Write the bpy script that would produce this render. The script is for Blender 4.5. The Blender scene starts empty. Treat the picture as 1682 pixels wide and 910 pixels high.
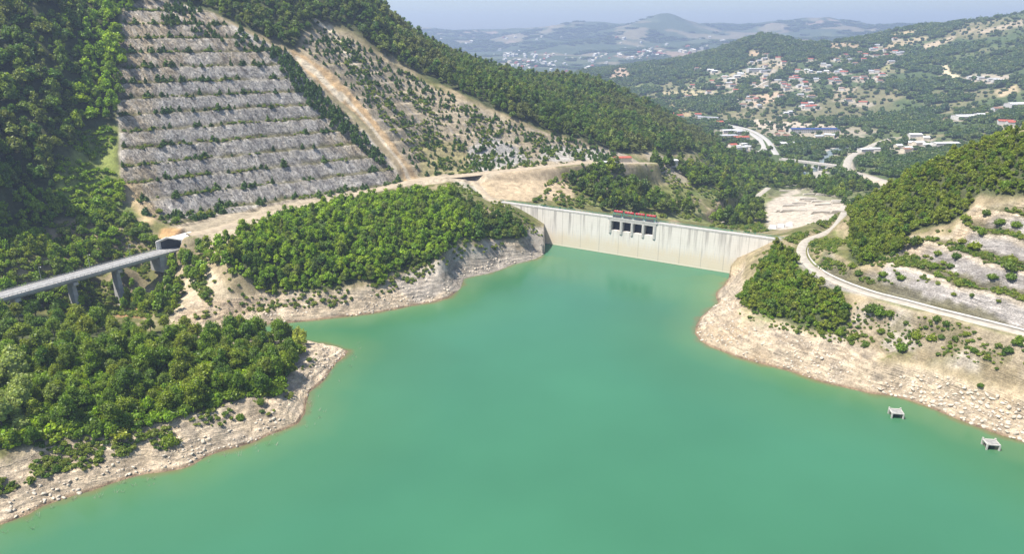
import bpy, bmesh, math, random
import numpy as np
from mathutils import Vector, Matrix

random.seed(7)
RNG = np.random.default_rng(7)
S = bpy.context.scene
COL = S.collection

# ------------------------------------------------------------------ camera
F_PX, CX, CY, EYE, HORIZON = 1157.0, 841.0, 455.0, 150.0, 62.0
TILT = math.atan((CY - HORIZON) / F_PX)
SN, CS = math.sin(TILT), math.cos(TILT)
cam_data = bpy.data.cameras.new('camera')
cam_data.sensor_width = 36.0
cam_data.lens = 36.0 * F_PX / 1682.0
cam_data.clip_start = 1.0
cam_data.clip_end = 60000.0
camera = bpy.data.objects.new('camera', cam_data)
camera.location = (0, 0, EYE)
camera.rotation_euler = (math.pi / 2 - TILT, 0, 0)
COL.objects.link(camera)
S.camera = camera

# ------------------------------------------------------------------ light
SUN_DIR = Vector((-0.92, -0.32, 0)).normalized()
SUN_ELEV = math.radians(61)
sun_data = bpy.data.lights.new('sun', 'SUN')
sun_data.energy = 5.0
sun_data.angle = math.radians(0.5)
sun_data.color = (1.0, 0.94, 0.84)
sun = bpy.data.objects.new('sun', sun_data)
to_sun = Vector((SUN_DIR.x * math.cos(SUN_ELEV), SUN_DIR.y * math.cos(SUN_ELEV), math.sin(SUN_ELEV)))
sun.rotation_euler = to_sun.to_track_quat('Z', 'Y').to_euler()
sun.location = (-200, 0, 500)
COL.objects.link(sun)
W = bpy.data.worlds.new('World')
S.world = W
W.use_nodes = True
wn = W.node_tree.nodes
bg = wn['Background']
sky = wn.new('ShaderNodeTexSky')
sky.sky_type = 'NISHITA'
sky.sun_disc = False
sky.sun_elevation = SUN_ELEV
sky.sun_rotation = math.atan2(SUN_DIR.x, SUN_DIR.y)
sky.air_density = 1.0
sky.dust_density = 1.5
sky.ozone_density = 2.0
W.node_tree.links.new(sky.outputs[0], bg.inputs[0])
bg.inputs[1].default_value = 0.11
S.view_settings.view_transform = 'Standard'
S.view_settings.look = 'None'
S.view_settings.exposure = 0.95
S.view_settings.gamma = 1
S.cycles.max_bounces = 5
S.cycles.diffuse_bounces = 2
S.cycles.glossy_bounces = 2
S.cycles.transmission_bounces = 2
S.cycles.transparent_max_bounces = 4
S.cycles.volume_bounces = 0
S.cycles.use_denoising = True
S.cycles.caustics_reflective = False
S.cycles.caustics_refractive = False

# ------------------------------------------------------------------ helpers
def ray(u, v):
    a, b = (u - CX) / F_PX, (CY - v) / F_PX
    return np.array([a, CS + SN * b, -SN + CS * b])
def PZ(u, v, z):                     # where a sight line meets the height z
    d = ray(u, v); t = (z - EYE) / d[2]
    return np.array([d[0] * t, d[1] * t, z])
def PY(u, v, y):                     # where a sight line is y metres away
    d = ray(u, v); t = y / d[1]
    return np.array([d[0] * t, y, EYE + d[2] * t])
def PP(u, v, base, strike, dip):     # where a sight line meets a dipping slope
    d = ray(u, v)
    st = np.array([strike[0], strike[1], 0.0]); st /= np.linalg.norm(st)
    n = np.array([st[1], -st[0], 0.0]) * math.sin(math.radians(dip)) + np.array([0, 0, math.cos(math.radians(dip))])
    c = np.array([0, 0, EYE])
    t = n.dot(np.array(base) - c) / n.dot(d)
    return c + d * t
def project(x, y, z):
    zz = z - EYE
    fw = y * CS - zz * SN
    up = y * SN + zz * CS
    fw = np.where(fw < 1e-3, 1e-3, fw)
    return CX + F_PX * x / fw, CY - F_PX * up / fw
def smooth(a, b, x):
    t = np.clip((x - a) / (b - a), 0, 1)
    return t * t * (3 - 2 * t)
def _hash(ix, iy, seed):
    h = (ix.astype(np.int64) * 374761393 + iy.astype(np.int64) * 668265263 + seed * 1442695041) & 0x7fffffff
    h = ((h ^ (h >> 13)) * 1274126177) & 0x7fffffff
    h = h ^ (h >> 16)
    return (h & 0xffff) / 65535.0
def vnoise(x, y, seed=0):
    ix, iy = np.floor(x), np.floor(y)
    fx, fy = x - ix, y - iy
    fx = fx * fx * (3 - 2 * fx); fy = fy * fy * (3 - 2 * fy)
    a = _hash(ix, iy, seed); b = _hash(ix + 1, iy, seed)
    c = _hash(ix, iy + 1, seed); d = _hash(ix + 1, iy + 1, seed)
    return (a * (1 - fx) + b * fx) * (1 - fy) + (c * (1 - fx) + d * fx) * fy
def fbm(x, y, scale, octs=4, seed=0, gain=0.5):
    s, amp, tot = 0, 1.0, 0.0
    fx, fy = x / scale, y / scale
    for i in range(octs):
        s = s + amp * (vnoise(fx + 17.3 * i, fy - 9.1 * i, seed + i) - 0.5) * 2
        tot += amp; amp *= gain
        fx = fx * 2.03 + fy * 0.21; fy = fy * 2.03 - fx * 0.1
    return s / tot
def inpoly(px, py, poly):
    r = np.zeros(px.shape, bool)
    n = len(poly)
    j = n - 1
    for i in range(n):
        xi, yi = poly[i]; xj, yj = poly[j]
        if yi != yj:
            c = ((yi > py) != (yj > py)) & (px < (xj - xi) * (py - yi) / (yj - yi) + xi)
            r ^= c
        j = i
    return r
def segdist(x, y, pts, closed=True):
    d = np.full(x.shape, 1e9); who = np.zeros(x.shape, int); tt = np.zeros(x.shape)
    n = len(pts)
    for i in range(n if closed else n - 1):
        ax, ay = pts[i][:2]; bx, by = pts[(i + 1) % n][:2]
        vx, vy = bx - ax, by - ay
        t = np.clip(((x - ax) * vx + (y - ay) * vy) / (vx * vx + vy * vy + 1e-9), 0, 1)
        q = np.hypot(x - ax - t * vx, y - ay - t * vy)
        m = q < d
        d = np.where(m, q, d); who = np.where(m, i, who); tt = np.where(m, t, tt)
    return d, who, tt

def tag(o, label=None, cat=None, group=None, kind=None):
    if label: o['label'] = label
    if cat: o['category'] = cat
    if group: o['group'] = group
    if kind: o['kind'] = kind
    return o
def link(name, me, mat=None, parent=None):
    o = bpy.data.objects.new(name, me)
    COL.objects.link(o)
    if mat is not None:
        me.materials.clear(); me.materials.append(mat)
    if parent is not None: o.parent = parent
    return o
def thing(name, loc, label, cat, group=None, rz=0.0):
    o = bpy.data.objects.new(name, None)
    o.empty_display_size = 0.5
    COL.objects.link(o)
    o.location = loc; o.rotation_euler = (0, 0, rz)
    return tag(o, label, cat, group)
def np_mesh(name, verts, faces, smooth_shade=True):
    me = bpy.data.meshes.new(name)
    verts = np.asarray(verts, np.float32); faces = np.asarray(faces, np.int32)
    k = faces.shape[1]
    me.vertices.add(len(verts)); me.vertices.foreach_set('co', verts.ravel())
    me.loops.add(faces.size); me.loops.foreach_set('vertex_index', faces.ravel())
    me.polygons.add(len(faces))
    me.polygons.foreach_set('loop_start', np.arange(0, faces.size, k, dtype=np.int32))
    me.polygons.foreach_set('loop_total', np.full(len(faces), k, np.int32))
    if smooth_shade: me.polygons.foreach_set('use_smooth', np.ones(len(faces), bool))
    me.update(calc_edges=True); me.validate()
    return me
class MB:                            # gathers boxes, bars and prisms into one mesh
    def __init__(s): s.v, s.f = [], []
    def add(s, vs, fs):
        o = len(s.v); s.v += [tuple(p) for p in vs]; s.f += [tuple(i + o for i in f) for f in fs]
    def box(s, x0, x1, y0, y1, z0, z1):
        s.add([(x0,y0,z0),(x1,y0,z0),(x1,y1,z0),(x0,y1,z0),(x0,y0,z1),(x1,y0,z1),(x1,y1,z1),(x0,y1,z1)],
              [(3,2,1,0),(4,5,6,7),(0,1,5,4),(1,2,6,5),(2,3,7,6),(3,0,4,7)])
    def prism(s, prof, y0, y1):      # profile in x,z swept along y
        n = len(prof)
        s.add([(x, y0, z) for x, z in prof] + [(x, y1, z) for x, z in prof],
              [tuple(range(n)), tuple(range(2*n-1, n-1, -1))] + [(i, i+n, (i+1)%n+n, (i+1)%n) for i in range(n)])
    def bar(s, a, b, r0, r1=None, n=6):
        r1 = r0 if r1 is None else r1
        a, b = Vector(a), Vector(b); d = (b - a).normalized()
        x = d.orthogonal().normalized(); y = d.cross(x)
        vs = [a + (x*math.cos(2*math.pi*i/n) + y*math.sin(2*math.pi*i/n))*r0 for i in range(n)]
        vs += [b + (x*math.cos(2*math.pi*i/n) + y*math.sin(2*math.pi*i/n))*r1 for i in range(n)]
        s.add(vs, [(i, (i+1)%n, (i+1)%n+n, i+n) for i in range(n)] + [tuple(range(n-1,-1,-1)), tuple(range(n, 2*n))])
    def mesh(s, name):
        me = bpy.data.meshes.new(name); me.from_pydata(s.v, [], s.f); me.update()
        bm = bmesh.new(); bm.from_mesh(me); bmesh.ops.recalc_face_normals(bm, faces=bm.faces[:]); bm.to_mesh(me); bm.free()
        return me
    def build(s, name, mat, parent=None): return link(name, s.mesh(name), mat, parent)

# ------------------------------------------------------------------ materials
def mat_new(name):
    m = bpy.data.materials.new(name); m.use_nodes = True
    nt = m.node_tree
    b = nt.nodes['Principled BSDF']
    b.inputs['Specular IOR Level'].default_value = 0.25
    return m, nt, b
def node(nt, typ, **kw):
    n = nt.nodes.new(typ)
    for k, v in kw.items(): setattr(n, k, v)
    return n
def simple(name, col, rough=0.8, scale=0.5, amt=0.25, bump=0.0, metal=0.0):
    m, nt, b = mat_new(name)
    tc = node(nt, 'ShaderNodeTexCoord')
    nz = node(nt, 'ShaderNodeTexNoise'); nz.inputs['Scale'].default_value = scale; nz.inputs['Detail'].default_value = 6
    nt.links.new(tc.outputs['Object'], nz.inputs['Vector'])
    mr = node(nt, 'ShaderNodeMapRange'); mr.inputs['From Min'].default_value = 0.3; mr.inputs['From Max'].default_value = 0.7
    mr.inputs['To Min'].default_value = 1 - amt; mr.inputs['To Max'].default_value = 1 + amt
    nt.links.new(nz.outputs['Fac'], mr.inputs['Value'])
    mx = node(nt, 'ShaderNodeVectorMath', operation='SCALE'); mx.inputs[0].default_value = [q * .88 for q in col]
    nt.links.new(mr.outputs[0], mx.inputs['Scale'])
    nt.links.new(mx.outputs[0], b.inputs['Base Color'])
    b.inputs['Roughness'].default_value = rough; b.inputs['Metallic'].default_value = metal
    if bump:
        bp = node(nt, 'ShaderNodeBump'); bp.inputs['Strength'].default_value = bump; bp.inputs['Distance'].default_value = 0.2
        nt.links.new(nz.outputs['Fac'], bp.inputs['Height']); nt.links.new(bp.outputs[0], b.inputs['Normal'])
    return m

# ------------------------------------------------------------------ the lie of the land
DAM_A, DAM_B, DAM_Z = np.array([-14.0, 546.0]), np.array([170.0, 434.5]), 27.0
DAM_D = (DAM_B - DAM_A) / np.linalg.norm(DAM_B - DAM_A)
DAM_N = np.array([-DAM_D[1], DAM_D[0]])           # downstream
ROCK_B, ROCK_S = PZ(480, 328, 36), (0.787, 0.617)
F2A, F2B = PZ(700, 287, 38), PZ(960, 264, 38)
F2S = (F2B - F2A)[:2]

shore_px = [(893,418),(880,425),(862,430),(840,435),(820,444),(800,450),(776,454),(762,458),(756,474),(738,489),(715,496),(690,500),(640,510),(600,517),(560,521),(510,527),(470,531),(430,533),
            (425,545),(470,556),(520,564),(560,572),(572,577),(566,586),(552,597),(540,614),(531,627),(508,645),(503,664),(501,680),(490,696),(468,706),(440,716),(418,727),(392,735),(360,743),(336,752),(318,764),(298,771),(268,776),(240,779),(212,786),(180,796),(150,807),(120,815),(94,824),(70,832),(46,846),(20,856),(0,863),(-60,890),(-160,940)]
shore_px_r = [(1800,790),(1740,750),(1682,727),(1640,714),(1600,700),(1560,684),(1520,667),(1490,657),(1460,650),(1430,647),(1400,640),(1350,628),(1300,611),(1262,601),(1220,590),(1190,579),(1165,569),(1150,560),(1142,549),(1143,535),(1152,520),(1166,508),(1180,498),(1176,488),(1176,481),(1188,470),(1197,456)]
L = [PZ(u, v, 0)[:2] for u, v in shore_px]
R = [PZ(u, v, 0)[:2] for u, v in shore_px_r]
dam_l = DAM_A + DAM_D * 44 + DAM_N * 4; dam_r = DAM_A + DAM_D * 192 + DAM_N * 4
shore = [dam_l] + L + [np.array([-175.0, 120.0]), np.array([-180.0, 40.0]), np.array([-160.0, -150.0]), np.array([250.0, -150.0]), np.array([255.0, 60.0]), np.array([238.0, 150.0])] + R + [dam_r]
shore = [np.asarray(p) for p in shore]
DAM_SEG = {0, len(shore) - 2, len(shore) - 1}

ctrl = []
def cz(*a):
    for u, v, z in a: ctrl.append(PZ(u, v, z))
def cy(*a):
    for u, v, y in a: ctrl.append(PY(u, v, y))
def cw(*a):
    for p in a: ctrl.append(np.array(p, float))
# left rock cutting and the chute
for u, v in [(205,345),(205,270),(205,200),(205,120),(215,40),(285,330),(285,200),(300,100),(330,30),(400,250),(400,150),(420,75),(480,95),(480,200),(490,270),(560,190),(560,260),(610,240),(650,296),(570,312),(480,328),(380,347),(640,230),(590,160),(540,100)]:
    ctrl.append(PP(u, v, ROCK_B, ROCK_S, 45))
for u, v in [(700,200),(700,250),(760,150),(760,220),(850,180),(850,230),(850,262),(960,225),(960,250),(760,270),(660,140),(650,90),(1000,250)]:
    ctrl.append(PP(u, v, F2A, F2S, 38))
# mountain above, spur ridge
cy((220,0,600),(330,0,640),(480,40,660),(480,0,690),(575,0,735),(540,50,700),(620,40,770),(620,24,800),(665,60,820),(700,82,860),(760,106,930),(820,124,990),(870,132,1040),(960,133,1100),(1010,150,1120),(1060,176,1130),(1110,200,1120),(1165,240,1090),
   (760,125,790),(850,150,800),(940,190,800),(1000,215,800),(1060,235,810),(1110,245,850))
cw((-440,400,120),(-520,560,190),(-450,640,225),(-330,720,240),(-250,790,240),(-190,860,215),(-620,350,120),(-520,300,80),(-430,250,55),(-700,700,220),
   (-100,1100,120),(60,1350,20),(250,1450,-20),(-300,1300,120),(-700,1500,150),(-1100,900,240),(-200,1800,30),(-900,2400,60))
# left wooded hillside behind the bridge
cy((0,0,522),(0,100,487),(0,200,453),(0,300,420),(0,380,395),(70,0,534),(70,100,498),(70,200,464),(70,300,433),(70,380,408),(150,60,550),(150,150,516),(150,250,482),(150,330,450),(150,390,418),(200,390,425),(250,380,432),(-80,100,410),(-80,250,385),(-80,380,368),(100,430,378),(30,440,362),(200,430,398))
# tunnel, foot of cutting, ravine under the bridge
cz((296,381,35),(325,380,35),(350,400,32),(325,430,23),(310,470,13),(335,500,9),(360,515,5),(300,520,6),(250,500,7),(255,460,11),(210,490,4),(215,460,9),(145,512,5),(150,480,9),(60,500,13),(0,520,19),(400,450,23),(400,500,7),(185,510,4),(230,515,5))
# promontory with the middle wood
cz((380,350,35),(500,333,35.5),(600,312,36.5),(680,297,38),(400,400,35),(450,400,34),(500,380,35),(560,360,36),(640,335,37),(700,320,37),(760,320,34),(800,340,29),(830,365,24),(860,385,18),(880,400,8),(500,440,22),(500,480,12),(600,430,22),(600,480,9),(680,400,24),(680,450,10),(740,420,18),(790,410,14),(760,380,25),(840,405,9),(440,490,9))
# near headland
cz((0,560,21),(0,640,20),(0,700,17),(0,740,13),(0,790,7.5),(0,830,3),(80,560,21),(80,640,19),(80,700,14.5),(80,760,7),(80,800,3.5),(160,580,20),(160,660,16),(160,720,10.5),(160,770,3.5),(250,570,17),(250,640,14.5),(250,690,10.5),(250,740,5),(330,580,14.5),(330,640,12),(330,680,9),(330,720,5),(400,575,11.5),(400,630,9.5),(400,680,6),(460,570,8.5),(460,620,7.5),(460,660,5),(500,575,6.5),(500,600,5),(535,580,3.5))
cw((-270,240,22),(-340,200,38),(-250,185,14),(-350,290,36),(-230,120,16),(-330,60,50),(-310,345,24))
# left bank beyond the dam
cz((740,290,39),(800,284,41),(860,275,42),(960,264,41),(1000,266,40),(830,300,34),(900,300,31),(830,330,27.5),(790,318,31),(870,335,25),(1050,275,30),(1100,268,26),(1160,262,10),(1210,365,-18),(1200,290,-18),(1180,315,-28),(1250,290,-28),(1240,260,-30),(1270,380,-6))
cy((940,312,600),(950,335,575),(950,298,625),(1000,342,588),(1000,300,640),(1050,300,672),(1060,325,632),(1100,300,695),(1150,345,662),(1100,340,640))
# quarry yard, river, valley floor
cz((1250,330,-14),(1300,350,-9),(1300,320,-16),(1350,325,-12),(1370,345,-4),(1300,375,-4),(1340,360,-2),(1330,300,-28),(1340,275,-35),(1400,262,-33),(1400,285,-22),(1450,298,-14),(1470,280,-18),(1420,315,-16),(1450,330,-8),(1210,230,-30),(1270,235,-31),(1250,200,-29),(1340,215,-28),(1340,245,-31),(1420,235,-29),(1500,250,-22),(1600,238,-12),(1680,195,18),(1120,190,-26),(1180,190,-28),(1300,190,-25),(1640,215,5),(1560,200,-5))
cy((1450,190,1700),(1500,150,1800),(1560,110,2000),(1600,140,1800),(1682,120,1750),(1600,70,2250),(1682,22,2450),(1560,38,2650),(1480,46,2700),(1400,67,2800),(1310,76,2750),(1255,54,2700),(1225,66,2680),(1190,84,2660),(1130,102,2620),(1060,116,2600),(1010,128,2500),(1255,100,2400),(1200,130,2200),(1300,130,2150),(1400,130,2050),(1350,170,1800),(1100,160,2150),(1050,150,2300),(1480,90,2300),(1800,15,2400),(1800,120,1600),(1150,130,2300))
cw((500,3700,-40),(900,3800,-20),(1500,3900,30),(2200,3800,60),(2600,3000,200),(3000,2200,260))
# far hills
cy((700,100,4500),(800,105,4800),(880,108,4700),(960,112,4600),(1040,100,5000),(700,75,6500),(800,80,6500),(900,75,6200),(1000,75,6000),(1100,65,6000),(1200,62,6300),(690,47,8300),(740,50,8300),(780,46,8000),(850,46,7800),(930,36,7600),(960,30,7400),(1000,42,7300),(1040,44,7300),(1070,33,7200),(1100,27,7100),(1140,38,7200),(1180,41,7400),(1225,36,7800),(1260,33,7900),(1330,46,8300),(1440,48,8800),(1560,52,8800),(1682,55,8800),(500,48,8500),(300,48,8500))
cw((0,11500,60),(-4000,11000,60),(4000,11500,60),(8000,10000,60),(-6000,8000,120),(-4000,4000,100),(7000,5000,150),(0,14500,-60),(4500,14000,-60),(-4500,14000,-60))
# right bank
cz((1275,395,27),(1300,390,27.5),(1310,430,29),(1330,395,28.5),(1330,450,29.5),(1440,488,30),(1682,550,31),(1560,516,30.5),(1250,430,21),(1215,470,9),(1230,500,11),(1280,480,22),(1290,520,15),(1350,500,24),(1350,540,14),(1420,530,19),(1400,570,11),(1500,560,19),(1500,600,12),(1600,590,20),(1600,640,10),(1682,600,23),(1682,660,11),(1180,530,5),(1220,555,6),(1300,580,6),(1450,620,7),(1550,650,7))
cz((1390,335,5),(1360,365,17))
cy((1390,395,418),(1400,440,352),(1440,440,344),(1520,480,314),(1600,500,300),(1682,518,282),(1480,430,343),(1560,450,322),(1682,465,298),(1480,400,361),(1560,400,345),(1682,420,314),(1440,390,386),(1420,370,412),(1620,450,308),(1850,560,262),(1850,450,285))
cy((1395,352,455),(1430,332,445),(1500,283,428),(1560,254,415),(1640,227,398),(1682,214,388),(1500,340,395),(1560,330,378),(1682,290,355),(1682,350,338),(1640,350,345))
cw((330,330,108),(420,420,150),(470,300,150),(330,200,70),(290,120,40),(400,60,80),(560,500,140),(520,640,60),(420,560,50),(700,800,40),(640,650,90),(360,620,0),(330,540,10),(300,500,22))
for i, p in enumerate(shore):
    if i % 2 == 0 and i not in DAM_SEG: ctrl.append(np.array([p[0], p[1], 0.0]))
cw((40,300,-14),(0,400,-14),(60,440,-16),(100,200,-14),(-60,220,-12),(60,100,-14),(0,0,-14))
ctrl = np.array(ctrl)
def warp(x, y):
    r = np.hypot(x, y)
    return np.arctan2(x, y), np.log(np.maximum(r, 40.0))
RC = 0.012
ca, cl = warp(ctrl[:, 0], ctrl[:, 1])
_d = np.sqrt((ca[:, None] - ca[None]) ** 2 + (cl[:, None] - cl[None]) ** 2 + RC ** 2)
n_c = len(ctrl)
_A = np.zeros((n_c + 3, n_c + 3))
_A[:n_c, :n_c] = _d - np.eye(n_c) * 0.002
_P = np.stack([np.ones(n_c), ca, cl], 1)
_A[:n_c, n_c:] = _P; _A[n_c:, :n_c] = _P.T
_w = np.linalg.solve(_A, np.concatenate([ctrl[:, 2], np.zeros(3)]))
def rbf(a, l):
    out = np.zeros(a.shape)
    for i in range(n_c): out += _w[i] * np.sqrt((a - ca[i]) ** 2 + (l - cl[i]) ** 2 + RC ** 2)
    return out + _w[n_c] + _w[n_c + 1] * a + _w[n_c + 2] * l

# polar sheet: fine where the photograph is close to the ground
def geo(a, b, q): return np.exp(np.linspace(math.log(a), math.log(b), int(math.log(b / a) / q)))
RR = np.concatenate([geo(80, 185, .006)[:-1], geo(185, 300, .003)[:-1], geo(300, 470, .0019)[:-1], geo(470, 720, .0013)[:-1], geo(720, 830, .003)[:-1], geo(830, 3000, .0042)[:-1], geo(3000, 10500, .007)])
AA = np.radians(np.linspace(-54, 54, 1020))
NR, NA = len(RR), len(AA)
st = 5
ri = np.unique(np.append(np.arange(0, NR, st), NR - 1)); ai = np.unique(np.append(np.arange(0, NA, st), NA - 1))
coarse = rbf(*np.meshgrid(AA[ai], np.log(RR[ri])))
LR = np.log(RR)
tmp = np.stack([np.interp(LR, LR[ri], coarse[:, j]) for j in range(len(ai))], 1)
ZB = np.stack([np.interp(AA, AA[ai], tmp[i]) for i in range(NR)], 0)
GA, GR = np.meshgrid(AA, RR)
GX, GY = GR * np.sin(GA), GR * np.cos(GA)

# roads: (pixel, height) corner lists
def road_line(pts, step=4.0):
    P = [PZ(u, v, z) for u, v, z in pts]
    # Catmull-Rom through the corners, then even steps
    out = []
    Q = [2 * P[0] - P[1]] + P + [2 * P[-1] - P[-2]]
    for i in range(1, len(Q) - 2):
        n = max(2, int(np.linalg.norm(Q[i + 1] - Q[i]) / step))
        for k in range(n):
            t = k / n
            out.append(0.5 * (2 * Q[i] + (Q[i + 1] - Q[i - 1]) * t + (2 * Q[i - 1] - 5 * Q[i] + 4 * Q[i + 1] - Q[i + 2]) * t * t + (3 * Q[i] - Q[i - 1] - 3 * Q[i + 1] + Q[i + 2]) * t ** 3))
    out.append(P[-1])
    return np.array(out)
ROADS = {}
ROADS['right'] = (road_line([(1900,612,31.5),(1780,577,31),(1682,548,31),(1600,527,31),(1540,512,30.5),(1480,496,30),(1430,483,30),(1380,465,29.5),(1345,448,29.5),(1322,428,29),(1316,410,28.5),(1326,394,28),(1352,384,26),(1372,372,20),(1385,352,9),(1390,338,3)]), 4.6)
ROADS['left'] = (road_line([(310,385,35),(350,377,35),(420,358,35),(500,338,35.5),(580,321,36.5),(640,307,37.5),(690,294,38.5),(760,287,40),(830,280,41.5),(900,273,42),(960,267,41.5),(1010,267,40),(1070,267,34)]), 9.0)
ROADS['dam'] = (road_line([(735,293,39),(768,294,36.5),(785,306,33),(797,320,29.5),(815,331,27.4)]), 5.0)
ROADS['valley'] = (road_line([(1390,338,3),(1372,352,-2),(1345,366,-3),(1318,380,-4)]), 6.0)
ROADS['town'] = (road_line([(1110,196,-26),(1160,196,-27),(1200,206,-28),(1232,218,-29),(1252,232,-30),(1256,244,-30.5),(1240,252,-30.5),(1200,258,-29),(1172,262,-27)]), 12.0)
ROADS['highway'] = (road_line([(1200,205,-28),(1232,213,-29),(1258,228,-29.5),(1272,248,-30),(1276,254,-30)]), 9.0)
ROADS['riverside'] = (road_line([(1480,304,-13),(1440,293,-16),(1405,283,-20),(1392,276,-21),(1394,262,-22),(1405,252,-24),(1440,235,-26),(1470,225,-26)]), 10.0)
ROADS['wood'] = (road_line([(1160,380,-22),(1190,366,-22),(1215,345,-24),(1240,325,-25),(1262,308,-27)]), 6.0)
ROADS['hill'] = (road_line([(1216,175,-20),(1212,165,-10),(1218,156,0),(1235,145,15),(1260,132,35)]), 7.0)

def carve(Z, X, Y):
    for name, (ln, w) in ROADS.items():
        x0, x1 = ln[:, 0].min() - 40, ln[:, 0].max() + 40; y0, y1 = ln[:, 1].min() - 40, ln[:, 1].max() + 40
        m = (X > x0) & (X < x1) & (Y > y0) & (Y < y1)
        if not m.any(): continue
        xs, ys = X[m], Y[m]
        d, who, t = segdist(xs, ys, ln, closed=False)
        zr = ln[who, 2] * (1 - t) + ln[np.minimum(who + 1, len(ln) - 1), 2] * t
        k = 1 - smooth(w * 0.5 + 1.0, w * 0.5 + 9.0, d)
        Z[m] = Z[m] * (1 - k) + (zr - 0.25) * k
    return Z

def pip(x, y): return inpoly(x, y, [tuple(p) for p in shore])
near = (GR < 900)
SD = np.full(GX.shape, 400.0); SEG = np.zeros(GX.shape, int)
d_, w_, _ = segdist(GX[near], GY[near], shore)
inside = pip(GX[near], GY[near])
SD[near] = np.where(inside, -d_, d_); SEG[near] = w_
DAMSIDE = np.isin(SEG, list(DAM_SEG)) & near

UU, VV = project(GX, GY, ZB)
ROCK_POLY = [(203,20),(198,70),(202,130),(196,200),(200,290),(235,350),(285,372),(400,346),(520,324),(660,300),(640,262),(610,230),(560,180),(505,125),(482,88),(400,55),(340,20),(290,2),(240,0)]
CHUTE_POLY = [(478,80),(502,86),(545,116),(581,158),(615,200),(650,240),(692,290),(668,298),(655,262),(630,235),(600,205),(560,165),(520,130),(487,100)]
FACE2_POLY = [(500,60),(540,45),(580,60),(620,90),(690,130),(760,165),(850,205),(930,225),(1010,245),(1010,268),(960,266),(830,280),(690,292),(650,240),(580,160),(545,120),(500,92)]
TERR_POLY = ROCK_POLY
ROCKR_POLY = [(1300,420),(1340,440),(1360,410),(1400,440),(1450,440),(1500,385),(1560,385),(1600,340),(1700,330),(1950,330),(1950,640),(1682,555),(1560,525),(1440,495),(1340,460)]
near_l = (GY > 380) & (GY < 720) & (GX < 20)
def sub_rect(poly, yr, pad=30):
    p = np.array(poly, float)
    m = (GY > yr[0]) & (GY < yr[1]) & (UU > p[:, 0].min() - pad) & (UU < p[:, 0].max() + pad) & (VV > p[:, 1].min() - pad) & (VV < p[:, 1].max() + pad)
    rr, cc = np.nonzero(m.any(1))[0], np.nonzero(m.any(0))[0]
    if len(rr) == 0: return m, slice(0, 1), slice(0, 1)
    return m, slice(max(rr[0] - 8, 0), rr[-1] + 9), slice(max(cc[0] - 8, 0), cc[-1] + 9)
def soft(poly, yr, fuzz=10, seed=3):
    m, _, _ = sub_rect(poly, yr)
    n1 = fbm(GX[m], GY[m], 22, 3, seed) * fuzz; n2 = fbm(GX[m], GY[m], 22, 3, seed + 50) * fuzz
    r = np.zeros(m.shape, bool)
    r[m] = inpoly(UU[m] + n1, VV[m] + n2, poly)
    return r
M_ROCK = soft(ROCK_POLY, (380, 720), 8)
M_CHUTE = soft(CHUTE_POLY, (500, 760), 5)
M_FACE2 = soft(FACE2_POLY, (540, 800), 10) & ~M_CHUTE
M_ROCKR = soft(ROCKR_POLY, (200, 470), 8)

def blur(m, n=3):
    a = m.astype(float)
    for _ in range(n):
        a = (np.roll(a, 1, 0) + a + np.roll(a, -1, 0)) / 3
        a = (np.roll(a, 1, 1) + a + np.roll(a, -1, 1)) / 3
    return a
# natural roughness
Z = ZB.copy()
rough = smooth(4, 25, SD)
Z += fbm(GX, GY, 40, 4, 11) * 2.2 * rough * smooth(60, 200, GR) * (1 - blur(M_ROCK) ) * (GR < 1200)
far_k = smooth(900, 3000, GR)
Z += fbm(GX, GY, 420, 4, 21) * (9 + 8 * smooth(3300, 4500, GR)) * far_k
rid = 1 - np.abs(fbm(GX, GY, 1500, 4, 33))
Z += fbm(GX, GY, 800, 3, 35) * 55 * smooth(4600, 6400, GR)
Z += (rid - 0.75) * 170 * smooth(4000, 6500, GR) * (1 - 0.6 * smooth(7600, 9000, GR))
# benches of the left cutting
s_al = GX * ROCK_S[0] + GY * ROCK_S[1]
HB = 10.3
def bench(z, z0, hb, berm=.3):
    global FRAC
    t = (z - z0) / hb; k = np.floor(t); fr = t - k; FRAC = fr
    return z0 + hb * (k + np.where(fr < berm, .05 * fr / berm, .05 + .95 * (fr - berm) / (1 - berm)))
kr = blur(M_ROCK, 4)
zt = Z + fbm(GX, GY, 30, 3, 5) * 1.3
rib = (1 - np.abs(fbm(s_al + Z * .35, Z * .12, 7.0, 3, 8))) * 1.6 + (1 - np.abs(fbm(s_al + Z * .35, Z * .2, 2.6, 2, 9))) * 0.7
zt = bench(zt, 36.0, HB, .36); FR_L = FRAC
Z = Z * (1 - kr) + (zt + rib - 1.4) * kr
k2 = blur(M_FACE2, 4)
z2 = bench(Z + fbm(GX, GY, 25, 3, 6) * 2.5, 38.0, 9.0, .35) + (1 - np.abs(fbm(s_al, Z * .3, 9, 3, 18))) * 1.2 - .6
Z = Z * (1 - k2 * .75) + z2 * k2 * .75
kch = blur(M_CHUTE, 3)
Z += -2.5 * kch + (1 - np.abs(fbm(GX * .9 - GY * .3, (GX + GY) * .08, 6, 3, 28))) * 1.5 * kch
# benches of the right cutting
k3 = blur(M_ROCKR, 4)
z3 = bench(Z + fbm(GX, GY, 28, 3, 7) * 2.2, 31.5, 9.0, .46) + fbm(GX, GY, 6, 4, 19) * 1.3 + (1 - np.abs(fbm(GX, GY, 11, 3, 27))) * 1.4 - 1.0; FR_R = FRAC
Z = Z * (1 - k3) + z3 * k3
Z = carve(Z, GX, GY)
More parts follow.
